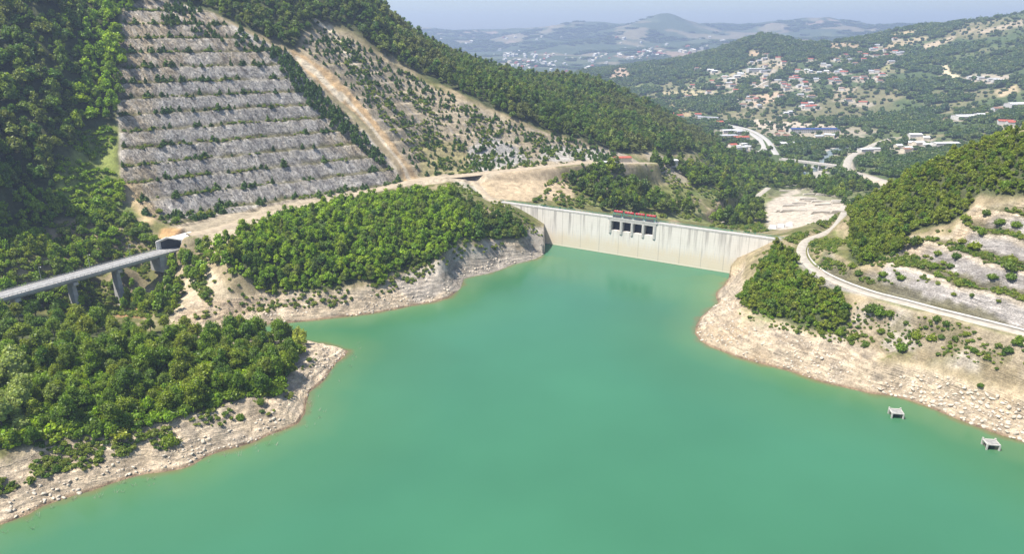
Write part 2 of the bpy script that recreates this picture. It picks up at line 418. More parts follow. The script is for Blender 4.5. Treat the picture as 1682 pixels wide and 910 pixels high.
# banks
bank = np.where(DAMSIDE, -200.0, 0.6 * SD) 
crag = fbm(GX, GY, 9, 4, 41) * 2.0 + fbm(GX, GY, 2.6, 3, 44) * 0.7
kb = smooth(4, 15, SD)
land = np.where(DAMSIDE, Z, bank * (1 - kb) + Z * kb) + np.where(DAMSIDE, 0, crag * smooth(0.3, 5, SD) * (1 - smooth(22, 36, SD)))
land = land + np.where((~DAMSIDE) & (SD > 1) & (SD < 40), .22 * np.sin(land * 4.6 + fbm(GX, GY, 30, 3, 47) * 3) * smooth(16, 9, land), 0)
land = np.where((~DAMSIDE) & (SD > 0) & (SD < 30), np.maximum(land, 0.03 + 0.1 * SD), land)
bed = -np.minimum(0.45 * -SD, 14.0)
Z = np.where(SD > 0, land, np.where(DAMSIDE, np.minimum(bed, -6.0), bed))
# under the dam body the ground stays below its downstream toe
dn = (GX - DAM_A[0]) * DAM_N[0] + (GY - DAM_A[1]) * DAM_N[1]
dl = (GX - DAM_A[0]) * DAM_D[0] + (GY - DAM_A[1]) * DAM_D[1]
DLEN = np.linalg.norm(DAM_B - DAM_A)
Z = np.where((dn > 1.5) & (dn < 9.5) & (dl > 4) & (dl < DLEN - 4), np.minimum(Z, 20.0), Z)
# room for the viaduct and its tunnel mouth
VZ = 27.0
_p0, _p1 = PZ(0, 481, VZ)[:2], PZ(266, 409, VZ)[:2]
V_D = (_p1 - _p0) / np.linalg.norm(_p1 - _p0)
V_N = np.array([V_D[1], -V_D[0]])
V_O = _p0 + V_N * 5.3
V_L = float(np.linalg.norm(_p1 - _p0))
vs = (GX - V_O[0]) * V_D[0] + (GY - V_O[1]) * V_D[1]
vn = (GX - V_O[0]) * V_N[0] + (GY - V_O[1]) * V_N[1]
def clear_cap(z, half, cap, s0, s1, soft_):
    k = (1 - smooth(half, half + soft_, np.abs(vn))) * smooth(s0 - 4, s0, vs) * (1 - smooth(s1, s1 + 3, vs))
    return np.where(z > cap, z * (1 - k) + cap * k, z)
Z = clear_cap(Z, 6.5, VZ - 3.2, -90, V_L - 8, 12)
Z = clear_cap(Z, 7.0, VZ - 0.5, V_L - 8, V_L + 17, 1.5)
def ground(x, y):
    x = np.asarray(x, float); y = np.asarray(y, float)
    a = np.clip((np.arctan2(x, y) - AA[0]) / (AA[1] - AA[0]), 0, NA - 1.001)
    r = np.clip(np.interp(np.log(np.maximum(np.hypot(x, y), 1)), LR, np.arange(NR)), 0, NR - 1.001)
    i, j = r.astype(int), a.astype(int); fr, fa = r - i, a - j
    return (Z[i, j] * (1 - fa) + Z[i, j + 1] * fa) * (1 - fr) + (Z[i + 1, j] * (1 - fa) + Z[i + 1, j + 1] * fa) * fr
def sample(arr, x, y):
    a = np.clip(np.rint((np.arctan2(x, y) - AA[0]) / (AA[1] - AA[0])).astype(int), 0, NA - 1)
    r = np.clip(np.rint(np.interp(np.log(np.maximum(np.hypot(x, y), 1)), LR, np.arange(NR))).astype(int), 0, NR - 1)
    return arr[r, a]
#%%COLOUR
C = np.zeros((NR, NA, 3))
def mixc(mask, col):
    global C
    m = np.asarray(mask, float)[..., None]
    C = C * (1 - m) + np.array(col) * m
N_big = fbm(GX, GY, 60, 4, 101); N_mid = fbm(GX, GY, 14, 4, 102); N_sml = fbm(GX, GY, 4, 3, 103)
gz_r = np.gradient(Z, axis=0) / np.gradient(RR)[:, None]
gz_a = np.gradient(Z, axis=1) / (RR[:, None] * (AA[1] - AA[0]))
SLOPE = np.hypot(gz_r, gz_a)
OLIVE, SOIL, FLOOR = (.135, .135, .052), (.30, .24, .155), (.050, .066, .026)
GREY, TAN, PALE, ORANGE, GREEN = (.44, .412, .378), (.45, .355, .235), (.56, .455, .325), (.45, .27, .13), (.12, .17, .045)
C[:] = OLIVE
mixc(smooth(-.1, .35, N_mid + .5 * N_big) * .8, SOIL)
mixc(smooth(.1, .5, fbm(GX, GY, 35, 3, 104)) * .7, GREEN)
mixc(smooth(.45, .8, SLOPE + .3 * N_mid) * .7 * (GR < 900), SOIL)
# valley and hills far away: woods, fields, bare ground
fw1 = fbm(GX, GY, 300, 4, 110); fw2 = fbm(GX + 900, GY, 160, 4, 111)
fk = smooth(780, 1000, GR)
mixc(fk, (.075, .105, .040))
mixc(fk * smooth(.12, .3, fw2) * .75, (.115, .14, .055))
mixc(fk * smooth(.24, .42, fw1 + .35 * fw2) * .6, (.21, .18, .10))
mixc(fk * smooth(.2, .4, fbm(GX, GY, 90, 4, 121)) * smooth(-.1, .2, fw2) * .55, (.27, .225, .14))
tk = smooth(3300, 4300, GR)
mixc(tk, (.055, .078, .036))
mixc(tk * smooth(.05, .25, fbm(GX, GY, 260, 4, 117)) * .6, (.12, .14, .07))
mixc(tk * smooth(.22, .34, fbm(GX, GY, 340, 4, 118)) * .55, (.30, .24, .16))
mixc(tk * smooth(.24, .36, fbm(GX, GY, 190, 3, 119)) * smooth(-.1, .3, fbm(GX, GY, 1500, 2, 120)) * .7, (.36, .25, .18))
def zone(poly, yr, col, amt=1.0, fuzz=6, seed=200, nb=2):
    m, rs, cs = sub_rect(poly, yr)
    k = blur(soft(poly, yr, fuzz, seed)[rs, cs], nb)[..., None] * amt
    C[rs, cs] = C[rs, cs] * (1 - k) + np.array(col) * k
FORESTS = {
 'headland': [(-250,540),(0,532),(60,519),(150,532),(250,542),(330,548),(460,548),(503,561),(512,573),(492,588),(474,622),(455,648),(400,656),(350,668),(290,690),(250,704),(200,720),(130,716),(60,733),(0,742),(-250,790)],
 'promontory': [(385,425),(398,388),(450,364),(550,337),(640,324),(700,316),(745,320),(790,347),(848,368),(872,386),(850,397),(800,393),(745,406),(700,436),(645,446),(630,478),(600,462),(560,470),(500,482),(440,494),(395,488),(378,452)],
 'left': [(-400,-300),(0,-120),(215,-60),(222,10),(203,22),(198,70),(202,130),(196,200),(198,280),(200,345),(180,362),(100,362),(60,384),(0,392),(-400,440)],
 'crest': [(215,15),(230,-60),(575,-120),(640,0),(705,75),(780,105),(870,128),(965,128),(1060,165),(1175,222),(1180,250),(1010,250),(930,226),(850,196),(760,155),(690,122),(620,84),(580,52),(540,40),(500,54),(486,86),(420,52),(340,16),(290,0)],
 'right_hill': [(1392,362),(1398,345),(1430,332),(1500,287),(1560,258),(1640,231),(1700,215),(1950,150),(1950,290),(1682,322),(1605,322),(1592,345),(1560,368),(1500,380),(1482,396),(1525,402),(1500,410),(1440,425),(1408,440),(1393,425),(1400,395)],
 'right_wedge': [(1272,408),(1300,420),(1306,440),(1330,468),(1380,487),(1398,510),(1392,538),(1370,548),(1330,540),(1300,528),(1260,520),(1220,507),(1208,492),(1232,472),(1250,445)],
}
YR = {'headland': (200, 372), 'promontory': (380, 590), 'left': (355, 700), 'crest': (560, 1200), 'right_hill': (250, 470), 'right_wedge': (300, 450)}
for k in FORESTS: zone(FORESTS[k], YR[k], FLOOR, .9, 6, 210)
zone([(150,215),(195,205),(200,300),(190,345),(110,350),(92,300),(118,250)], (400,520), (.20,.23,.065), .9, 8, 215)
# the cuttings
streak = fbm(s_al + Z * .35, Z * .3, 4.2, 4, 130, .65)
streak2 = fbm(s_al + Z * .35, Z * .1, 1.8, 2, 131)
zone(ROCK_POLY, (380, 720), GREY, 1, 6, 220, 1)
mk = blur(M_ROCK, 2)
edge_tan = np.clip(smooth(.0, .35, fbm(GX, GY, 45, 3, 132) + .9 * smooth(350, 215, UU) + .65 * smooth(160, 40, VV) + .3 * smooth(480, 640, UU) - .2), 0, 1)
mixc(mk * edge_tan * .85, (.47, .37, .24))
mixc(mk * smooth(.0, .35, streak) * .75, (.49, .44, .375))
mixc(mk * smooth(.05, .4, -streak) * .7, (.17, .155, .145))
mixc(mk * smooth(.15, .5, streak2) * .5, (.50, .46, .41))
mixc(mk * smooth(.2, .5, fbm(GX, GY, 26, 4, 136)) * .4, (.26, .24, .225))
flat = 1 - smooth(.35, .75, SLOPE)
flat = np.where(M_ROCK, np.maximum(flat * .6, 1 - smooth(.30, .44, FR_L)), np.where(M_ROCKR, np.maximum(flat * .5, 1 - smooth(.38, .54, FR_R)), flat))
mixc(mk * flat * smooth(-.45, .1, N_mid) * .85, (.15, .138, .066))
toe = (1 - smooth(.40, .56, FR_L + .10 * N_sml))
mixc(mk * toe * (.35 + .55 * smooth(-.3, .3, N_mid)), (.135, .125, .064))  # olive soil and grass, darkened to carry the shadow line at wall feet
mixc(mk * smooth(.86, .96, FR_L) * .5, (.50, .45, .37))  # lighter top rim paints a highlight along each bench edge
zone(FACE2_POLY, (540, 800), (.335, .28, .195), 1, 8, 221, 2)
mf = blur(M_FACE2, 2)
mixc(mf * smooth(.1, .5, fbm(GX, GY, 18, 3, 133)) * .6, (.43, .365, .275))
mixc(mf * smooth(.1, .45, fbm(GX, GY, 40, 3, 134)) * .6 * flat, (.21, .19, .08))
mixc(mf * smooth(.15, .5, streak) * .5, (.34, .32, .31))
zone([(690,225),(760,235),(770,280),(720,285),(690,280)], (540,700), (.27,.24,.10), .7, 10, 222)
zone([(800,225),(850,240),(880,262),(830,275),(770,275),(770,240)], (560,760), (.38,.37,.36), .7, 10, 223)
zone([(895,240),(1010,248),(1000,262),(930,265),(880,262)], (600,800), (.42,.41,.39), .7, 6, 224)
zone(CHUTE_POLY, (500, 760), (.46, .315, .17), 1, 5, 225, 1)
mixc(blur(M_CHUTE, 1) * smooth(.05, .4, fbm(GX, GY, 14, 4, 137)) * .6, (.34, .26, .16))
mixc(blur(M_CHUTE, 1) * smooth(.1, .5, fbm(GX * .9 - GY * .3, (GX + GY) * .1, 7, 3, 135)) * .5, (.50, .38, .24))
for pth, wd_ in (([(560,150),(600,195),(630,232),(655,262),(676,292)], 3), ([(541,48),(556,70),(572,92),(590,118),(600,135)], 7), ([(488,92),(520,118),(560,160)], 6), ([(508,18),(520,36),(541,50)], 4)):
    pq = np.array([PP(u, v, ROCK_B if u < 640 else F2A, ROCK_S if u < 640 else F2S, 43)[:2] for u, v in pth])
    lo = (GY > 450) & (GY < 800) & (GX < 60)
    dd = np.full(GX.shape, 99.0); 
    # measured on the picture plane of the slope itself: nearest ground to the traced gully
    pu = np.array(pth, float)
    q, _, _ = segdist(UU[lo], VV[lo], pu, closed=False); dd[lo] = q
    mixc(1 - smooth(wd_ * .5, wd_ * 1.3, dd + N_mid * 2), (.54, .46, .34))
zone([(1120,104),(1200,70),(1255,44),(1306,68),(1304,98),(1240,101),(1225,112),(1130,118)], (2000, 3000), (.055, .085, .034), .95, 2, 257, 1)
zone([(1288,308),(1325,280),(1346,264),(1350,246),(1400,236),(1402,246),(1374,256),(1366,282),(1325,302)], (750, 1700), (.40, .37, .32), .9, 3, 258, 1)
for mp in ([(1070,296),(1135,300),(1128,328),(1062,333)], [(940,325),(1060,318),(1120,335),(1190,360),(1120,362),(1000,345)], [(1140,296),(1200,282),(1240,300),(1210,330),(1150,325)], [(1255,262),(1300,275),(1290,290),(1250,280)], [(1380,225),(1460,228),(1440,240),(1372,244)], [(1225,330),(1262,318),(1258,350),(1222,362)], [(1460,200),(1540,205),(1530,216),(1455,212)], [(1120,176),(1190,170),(1210,182),(1140,186)], [(1010,140),(1060,135),(1090,150),(1040,160)]):
    zone(mp, (560, 2800), (.19, .21, .08), .85, 3, 259, 1)
# bench road, cut bank by the dam and the spoil fan
zone([(310,392),(350,372),(420,352),(500,333),(580,316),(650,302),(690,286),(760,280),(860,270),(960,262),(1012,262),(1010,272),(960,274),(880,284),(800,296),(690,305),(640,314),(550,331),(450,358),(398,382),(370,395),(380,415),(360,430),(330,400)], (390, 760), (.40, .335, .245), .95, 3, 226, 1)
zone([(285,368),(400,343),(520,320),(660,296),(690,284),(690,292),(660,306),(520,338),(400,366),(310,394)], (380, 760), (.34, .285, .205), .95, 2, 236, 1)
zone([(780,296),(840,285),(905,285),(938,305),(942,325),(870,330),(820,330),(795,325)], (500, 700), (.42,.33,.22), .95, 5, 227)
zone([(745,300),(790,300),(800,330),(850,342),(900,330),(880,345),(815,338),(770,318)], (500, 640), (.44,.40,.33), .8, 4, 228)
zone([(300,440),(330,425),(350,440),(380,490),(420,500),(500,500),(520,527),(300,545),(270,530),(290,500)], (330, 420), (.46,.385,.27), .85, 6, 229)
zone([(265,375),(300,375),(300,392),(262,396)], (400,460), ORANGE, .8, 5, 230)
zone([(200,290),(235,300),(260,350),(250,372),(215,340)], (400,520), (.45,.34,.19), .8, 8, 231)
zone([(200,505),(235,508),(240,522),(190,522)], (330,420), (.46,.25,.13), .8, 4, 232)
zone([(120,362),(165,368),(165,392),(130,385)], (380,450), (.47,.37,.24), .8, 6, 233)
zone([(0,375),(30,385),(60,400),(30,430),(0,430)], (340,440), (.42,.29,.16), .6, 8, 234)
for bx in ([(222,22),(235,30),(262,90),(240,85),(222,50)], [(240,28),(265,35),(275,60),(262,55)], [(280,6),(310,12),(330,35),(300,30)], [(208,85),(232,78),(238,95),(222,102)]):
    zone(bx, (480, 720), (.50,.40,.27), .9, 4, 235)
# drawdown band along the water
top = 10.5 + 3.5 * N_mid + 2 * N_big
low = (~DAMSIDE) & (SD < 45) & (Z < 26)
band = low * (1 - smooth(top - 2, top + 2.5, Z))
mixc(band, PALE)
mixc(band * smooth(.05, .5, fbm(GX, GY, 20, 4, 140)) * .5, (.50, .43, .345))
mixc(band * smooth(.1, .5, fbm(GX, GY, 7, 3, 141)) * .4, (.42, .36, .28))
mixc(band * smooth(.1, .5, fbm(GX, GY, 26, 3, 142)) * .55, (.56, .42, .26))
wl = .5 + .5 * np.sin(Z * 4.6 + fbm(GX, GY, 30, 3, 47) * 3 + N_sml)
mixc(band * smooth(.55, .95, wl) * .4, (.33, .27, .20))
mixc(band * smooth(.1, .4, fbm(GX, GY, 3.5, 3, 147)) * .45, (.26, .23, .19))
mixc(band * (1 - smooth(.3, 1.0, Z)) * .85, (.24, .165, .10))
# right bank
zone(ROCKR_POLY, (200, 470), (.41, .378, .35), 1, 6, 240)
mr_ = blur(M_ROCKR, 2)
mixc(mr_ * smooth(.0, .4, fbm(GX, GY, 30, 3, 143) + smooth(44, 58, Z) * .5 - .15) * .85, (.54, .42, .275))
mixc(mr_ * smooth(.0, .4, fbm(GX, GY, 8, 3, 144)) * .45, (.28, .25, .225))
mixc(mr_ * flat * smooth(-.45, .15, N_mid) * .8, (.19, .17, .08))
mixc(mr_ * (1 - smooth(.50, .64, FR_R + .12 * N_sml)) * .8, (.15, .138, .072))  # grassy soil at the wall foot, with its shadow line painted in
mixc(mr_ * smooth(.84, .95, FR_R) * .6, (.60, .50, .36))  # bench rims painted lighter, as a highlight on the edge
zone([(640,462),(700,440),(745,410),(800,398),(850,398),(872,372),(905,372),(915,410),(880,432),(760,465),(690,500)], (380, 580), (.36,.325,.28), .85, 5, 237)
zone([(1400,500),(1440,505),(1560,530),(1682,562),(1900,610),(1900,640),(1682,610),(1560,580),(1440,560),(1400,545)], (220, 400), (.36,.30,.215), .75, 8, 241)
# quarry yard, dirt lots, fields in the valley
zone([(1258,335),(1290,318),(1330,308),(1370,318),(1392,335),(1370,352),(1340,372),(1290,380),(1262,378),(1256,355)], (560, 1000), (.42,.37,.30), 1, 4, 250)
zone([(1210,195),(1300,200),(1375,205),(1375,213),(1300,216),(1260,212),(1225,208)], (1400, 2100), (.47,.40,.31), 1, 2, 251)
zone([(1385,272),(1410,280),(1462,298),(1468,306),(1440,303),(1400,288)], (800, 1300), (.48,.41,.32), 1, 3, 252)
zone([(1300,322),(1340,300),(1390,275),(1420,300),(1440,320),(1400,330)], (700, 1100), (.13,.15,.06), .7, 5, 253)
zone([(1030,300),(1080,295),(1140,300),(1130,330),(1060,335),(1010,325)], (600, 900), (.17,.18,.06), .8, 6, 254)
zone([(990,300),(1060,296),(1140,300),(1140,306),(1060,303),(990,306)], (600, 900), (.44,.36,.22), .7, 3, 255)
for bx, col in (([(1545,105),(1556,105),(1562,118),(1580,124),(1580,131),(1545,131)], (.62,.53,.36)), ([(1230,82),(1250,82),(1250,92),(1232,92)], (.42,.31,.20)), ([(1240,102),(1285,101),(1290,114),(1250,116)], (.33,.27,.17)), ([(1185,130),(1205,118),(1230,122),(1240,130),(1200,135)], (.40,.34,.22)),
    ([(1232,143),(1265,133),(1268,137),(1238,152)], (.46,.36,.24)), ([(1225,160),(1280,150),(1285,162),(1240,175),(1228,172)], (.48,.36,.25)), ([(1085,150),(1150,148),(1200,152),(1180,160),(1090,160)], (.40,.34,.20)), ([(1100,170),(1130,182),(1140,192),(1120,190),(1086,172)], (.40,.31,.17)),
    ([(1515,72),(1570,55),(1565,65),(1530,80),(1515,82)], (.45,.36,.25)), ([(1470,65),(1520,58),(1530,62),(1480,75),(1450,78)], (.36,.29,.18)), ([(1575,48),(1610,42),(1612,48),(1578,56)], (.33,.27,.17)), ([(1600,52),(1682,32),(1682,42),(1610,56)], (.38,.31,.22)),
    ([(1360,70),(1415,70),(1410,80),(1365,80)], (.34,.26,.17)), ([(1440,112),(1478,98),(1478,105),(1450,116)], (.26,.25,.11)), ([(1310,72),(1360,72),(1360,80),(1310,79)], (.14,.19,.07)), ([(1460,55),(1500,48),(1505,54),(1465,60)], (.40,.31,.18)), ([(1545,190),(1570,188),(1565,198),(1550,198)], (.40,.29,.15)), ([(1635,148),(1670,138),(1675,150),(1640,160)], (.44,.35,.22)), ([(1640,205),(1668,195),(1682,205),(1650,215)], (.44,.38,.30)),
    ([(1375,143),(1412,142),(1400,152),(1365,170)], (.34,.28,.19)), ([(1003,120),(1012,112),(1030,112),(1035,122),(1005,128)], (.42,.31,.23))):
    zone(bx, (850, 3000), col, .9, 2, 256, 1)
C *= (1 + .16 * N_sml + .12 * N_mid)[..., None]
C = np.clip(C * .86, .008, .8)
m_dry = blur(soft([(1385,548),(1410,510),(1460,512),(1560,535),(1682,566),(1900,620),(1900,680),(1682,640),(1560,600),(1440,580),(1330,556)], (220, 420), 6, 260), 3)
mixc(m_dry * smooth(-.05, .4, fbm(GX, GY, 12, 4, 148)) * .7, (.43, .385, .33))
mixc(m_dry * smooth(.05, .4, fbm(GX + 300, GY, 9, 4, 149)) * .7, (.17, .15, .08))
ROCKY = np.clip(np.maximum.reduce([m_dry * .8, mk * .9, mr_, band, mf * .6, blur(M_CHUTE) * .4]), 0, 1)

idx = np.arange(NR * NA).reshape(NR, NA)
faces = np.stack([idx[:-1, :-1], idx[:-1, 1:], idx[1:, 1:], idx[1:, :-1]], -1).reshape(-1, 4)
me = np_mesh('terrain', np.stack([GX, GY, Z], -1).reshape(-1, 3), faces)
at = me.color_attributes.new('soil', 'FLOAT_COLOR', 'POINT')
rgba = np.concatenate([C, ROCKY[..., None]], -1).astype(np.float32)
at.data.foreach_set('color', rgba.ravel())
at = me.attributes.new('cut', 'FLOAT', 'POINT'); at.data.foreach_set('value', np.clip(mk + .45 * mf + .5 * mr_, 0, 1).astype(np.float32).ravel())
TM, nt, b = mat_new('ground')
a = node(nt, 'ShaderNodeAttribute', attribute_name='soil')
tc = node(nt, 'ShaderNodeTexCoord')
def noise(scale, detail=6, rough=.6, vec=None):
    n = node(nt, 'ShaderNodeTexNoise'); n.inputs['Scale'].default_value = scale; n.inputs['Detail'].default_value = detail; n.inputs['Roughness'].default_value = rough
    nt.links.new(vec or tc.outputs['Object'], n.inputs['Vector']); return n.outputs['Fac']
def math_(op, x, y=None, z=None, clamp=False):
    n = node(nt, 'ShaderNodeMath', operation=op); n.use_clamp = clamp
    for i, q in enumerate((x, y, z)):
        if q is None: continue
        if isinstance(q, (int, float)): n.inputs[i].default_value = q
        else: nt.links.new(q, n.inputs[i])
    return n.outputs[0]
n1, n2 = noise(.22, 8, .65), noise(1.3, 6, .65)
vor = node(nt, 'ShaderNodeTexVoronoi', feature='DISTANCE_TO_EDGE'); vor.inputs['Scale'].default_value = .42
wv = node(nt, 'ShaderNodeVectorMath', operation='ADD')
nn = node(nt, 'ShaderNodeTexNoise'); nn.inputs['Scale'].default_value = .3; nn.inputs['Detail'].default_value = 3
nt.links.new(tc.outputs['Object'], nn.inputs['Vector'])
sc_ = node(nt, 'ShaderNodeVectorMath', operation='SCALE'); sc_.inputs['Scale'].default_value = 5.0
nt.links.new(nn.outputs['Color'], sc_.inputs[0])
nt.links.new(tc.outputs['Object'], wv.inputs[0]); nt.links.new(sc_.outputs[0], wv.inputs[1])
nt.links.new(wv.outputs[0], vor.inputs['Vector'])
crack = math_('MULTIPLY', math_('SUBTRACT', 1.0, math_('DIVIDE', vor.outputs['Distance'], .10, clamp=True)), a.outputs['Alpha'])
f1 = math_('MULTIPLY_ADD', n1, 1.9, .05); f2 = math_('MULTIPLY_ADD', n2, 1.5, .25)
fac = math_('MULTIPLY', f1, f2)
fac = math_('MULTIPLY', fac, math_('SUBTRACT', 1.0, math_('MULTIPLY', crack, .10)))
ct = node(nt, 'ShaderNodeAttribute', attribute_name='cut')
sp = node(nt, 'ShaderNodeSeparateXYZ'); nt.links.new(tc.outputs['Object'], sp.inputs[0])
al = math_('ADD', math_('MULTIPLY', sp.outputs['X'], ROCK_S[0]), math_('ADD', math_('MULTIPLY', sp.outputs['Y'], ROCK_S[1]), math_('MULTIPLY', sp.outputs['Z'], .4)))
cv = node(nt, 'ShaderNodeCombineXYZ'); nt.links.new(math_('MULTIPLY', al, .42), cv.inputs[0]); nt.links.new(math_('MULTIPLY', sp.outputs['Z'], .16), cv.inputs[1])
cv2 = node(nt, 'ShaderNodeCombineXYZ'); nt.links.new(math_('MULTIPLY', al, 1.1), cv2.inputs[0]); nt.links.new(math_('MULTIPLY', sp.outputs['Z'], .5), cv2.inputs[1])
s1_ = noise(1.0, 5, .7, cv.outputs[0]); s2_ = noise(1.0, 4, .7, cv2.outputs[0])
sk = math_('ADD', math_('MULTIPLY_ADD', s1_, 3.0, -1.5), math_('MULTIPLY_ADD', s2_, 3.4, -1.7))
fac = math_('MULTIPLY', fac, math_('MAXIMUM', math_('MULTIPLY_ADD', math_('MULTIPLY', sk, ct.outputs['Fac']), .85, 1.0), .3))
cv3 = node(nt, 'ShaderNodeCombineXYZ')
nt.links.new(math_('MULTIPLY', sp.outputs['X'], .045), cv3.inputs[0]); nt.links.new(math_('MULTIPLY', sp.outputs['Y'], .045), cv3.inputs[1])
nt.links.new(math_('MULTIPLY_ADD', sp.outputs['X'], .12, math_('MULTIPLY', sp.outputs['Z'], .85)), cv3.inputs[2])
bed = math_('MULTIPLY', math_('MULTIPLY', math_('MULTIPLY_ADD', noise(1.0, 6, .72, cv3.outputs[0]), 4.4, -2.2), a.outputs['Alpha']), math_('MULTIPLY_ADD', ct.outputs['Fac'], -.7, 1.0))
fac = math_('MULTIPLY', fac, math_('MAXIMUM', math_('MULTIPLY_ADD', bed, .38, 1.0), .45))
mx = node(nt, 'ShaderNodeVectorMath', operation='SCALE')
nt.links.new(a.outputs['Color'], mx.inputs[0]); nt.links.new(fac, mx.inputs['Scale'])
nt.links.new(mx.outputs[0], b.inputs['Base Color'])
hgt = math_('ADD', math_('MULTIPLY', n2, .5), math_('MULTIPLY', n1, 1.6))
hgt = math_('SUBTRACT', hgt, math_('MULTIPLY', crack, .12))
hgt = math_('ADD', hgt, math_('MULTIPLY', bed, .7))
hgt = math_('ADD', hgt, math_('MULTIPLY', math_('MULTIPLY', sk, ct.outputs['Fac']), .9))
bp = node(nt, 'ShaderNodeBump'); bp.inputs['Distance'].default_value = 1.4
nt.links.new(math_('MULTIPLY_ADD', a.outputs['Alpha'], .55, .3), bp.inputs['Strength'])
nt.links.new(hgt, bp.inputs['Height']); nt.links.new(bp.outputs[0], b.inputs['Normal'])
b.inputs['Roughness'].default_value = .95; b.inputs['Specular IOR Level'].default_value = .1
terrain = link('terrain', me, TM); tag(terrain, 'rocky lake banks, cut slopes, valley floor and hazy hills', kind='structure')

# ------------------------------------------------------------------ water
gx, gy = np.meshgrid(np.arange(-330, 330, 3.0), np.arange(-160, 560, 3.0))
wd, ws, _ = segdist(gx, gy, shore)
wi = pip(gx, gy)
sdw = np.where(wi, -wd, wd)
dnw = (gx - DAM_A[0]) * DAM_N[0] + (gy - DAM_A[1]) * DAM_N[1]
okv = (sdw < 9) & (dnw < 8)
fi = np.arange(gx.size).reshape(gx.shape)
fq = np.stack([fi[:-1, :-1], fi[:-1, 1:], fi[1:, 1:], fi[1:, :-1]], -1).reshape(-1, 4)
fq = fq[okv.ravel()[fq].all(1)]
used, inv = np.unique(fq, return_inverse=True)
wme = np_mesh('lake', np.stack([gx.ravel()[used], gy.ravel()[used], np.zeros(len(used))], -1), inv.reshape(-1, 4))
wa = wme.attributes.new('depth', 'FLOAT', 'POINT')
not_dam = ~np.isin(ws, list(DAM_SEG))
wa.data.foreach_set('value', np.where(not_dam, -sdw, 60.0).ravel()[used].astype(np.float32))
WM, nt, b = mat_new('lake_water')
tc = node(nt, 'ShaderNodeTexCoord')
dp = node(nt, 'ShaderNodeAttribute', attribute_name='depth')
dn1 = math_('ADD', dp.outputs['Fac'], math_('MULTIPLY_ADD', noise(.09, 4), 10.0, -5.0))
rp = node(nt, 'ShaderNodeValToRGB')
nt.links.new(math_('DIVIDE', dn1, 60.0, clamp=True), rp.inputs[0])
e = rp.color_ramp.elements
e[0].position = 0.0; e[0].color = (.11, .118, .052, 1)
e[1].position = 1.0; e[1].color = (.037, .134, .073, 1)
q = e.new(.055); q.color = (.066, .145, .064, 1)
q = e.new(.35); q.color = (.041, .132, .065, 1)
wn1 = noise(.010, 3, .5)
mx = node(nt, 'ShaderNodeVectorMath', operation='SCALE')
nt.links.new(rp.outputs[0], mx.inputs[0]); nt.links.new(math_('MULTIPLY_ADD', wn1, .5, .75), mx.inputs['Scale'])
nt.links.new(mx.outputs[0], b.inputs['Base Color'])
nt.links.new(math_('MULTIPLY_ADD', noise(.012, 4, .6), .36, .0), b.inputs['Roughness']); b.inputs['IOR'].default_value = 1.33; b.inputs['Specular IOR Level'].default_value = .4
bp = node(nt, 'ShaderNodeBump'); bp.inputs['Strength'].default_value = .12; bp.inputs['Distance'].default_value = .3
nt.links.new(noise(.55, 3, .6), bp.inputs['Height']); nt.links.new(bp.outputs[0], b.inputs['Normal'])
lake = link('lake_water', wme, WM); tag(lake, 'still opaque green reservoir water behind the dam', kind='structure')

# ------------------------------------------------------------------ haze
hz = MB(); hz.box(-8900, 8900, -400, 10700, -220, 470)
HM = bpy.data.materials.new('haze'); HM.use_nodes = True
nt = HM.node_tree; nt.nodes.clear()
out = node(nt, 'ShaderNodeOutputMaterial'); pv = node(nt, 'ShaderNodeVolumePrincipled')
pv.inputs['Color'].default_value = (.54, .67, .92, 1)
pv.inputs['Density'].default_value = 1.5e-4
pv.inputs['Anisotropy'].default_value = .2
nt.links.new(pv.outputs[0], out.inputs['Volume'])
haze = hz.build('haze', HM); tag(haze, 'pale blue summer haze filling the valley', kind='stuff')
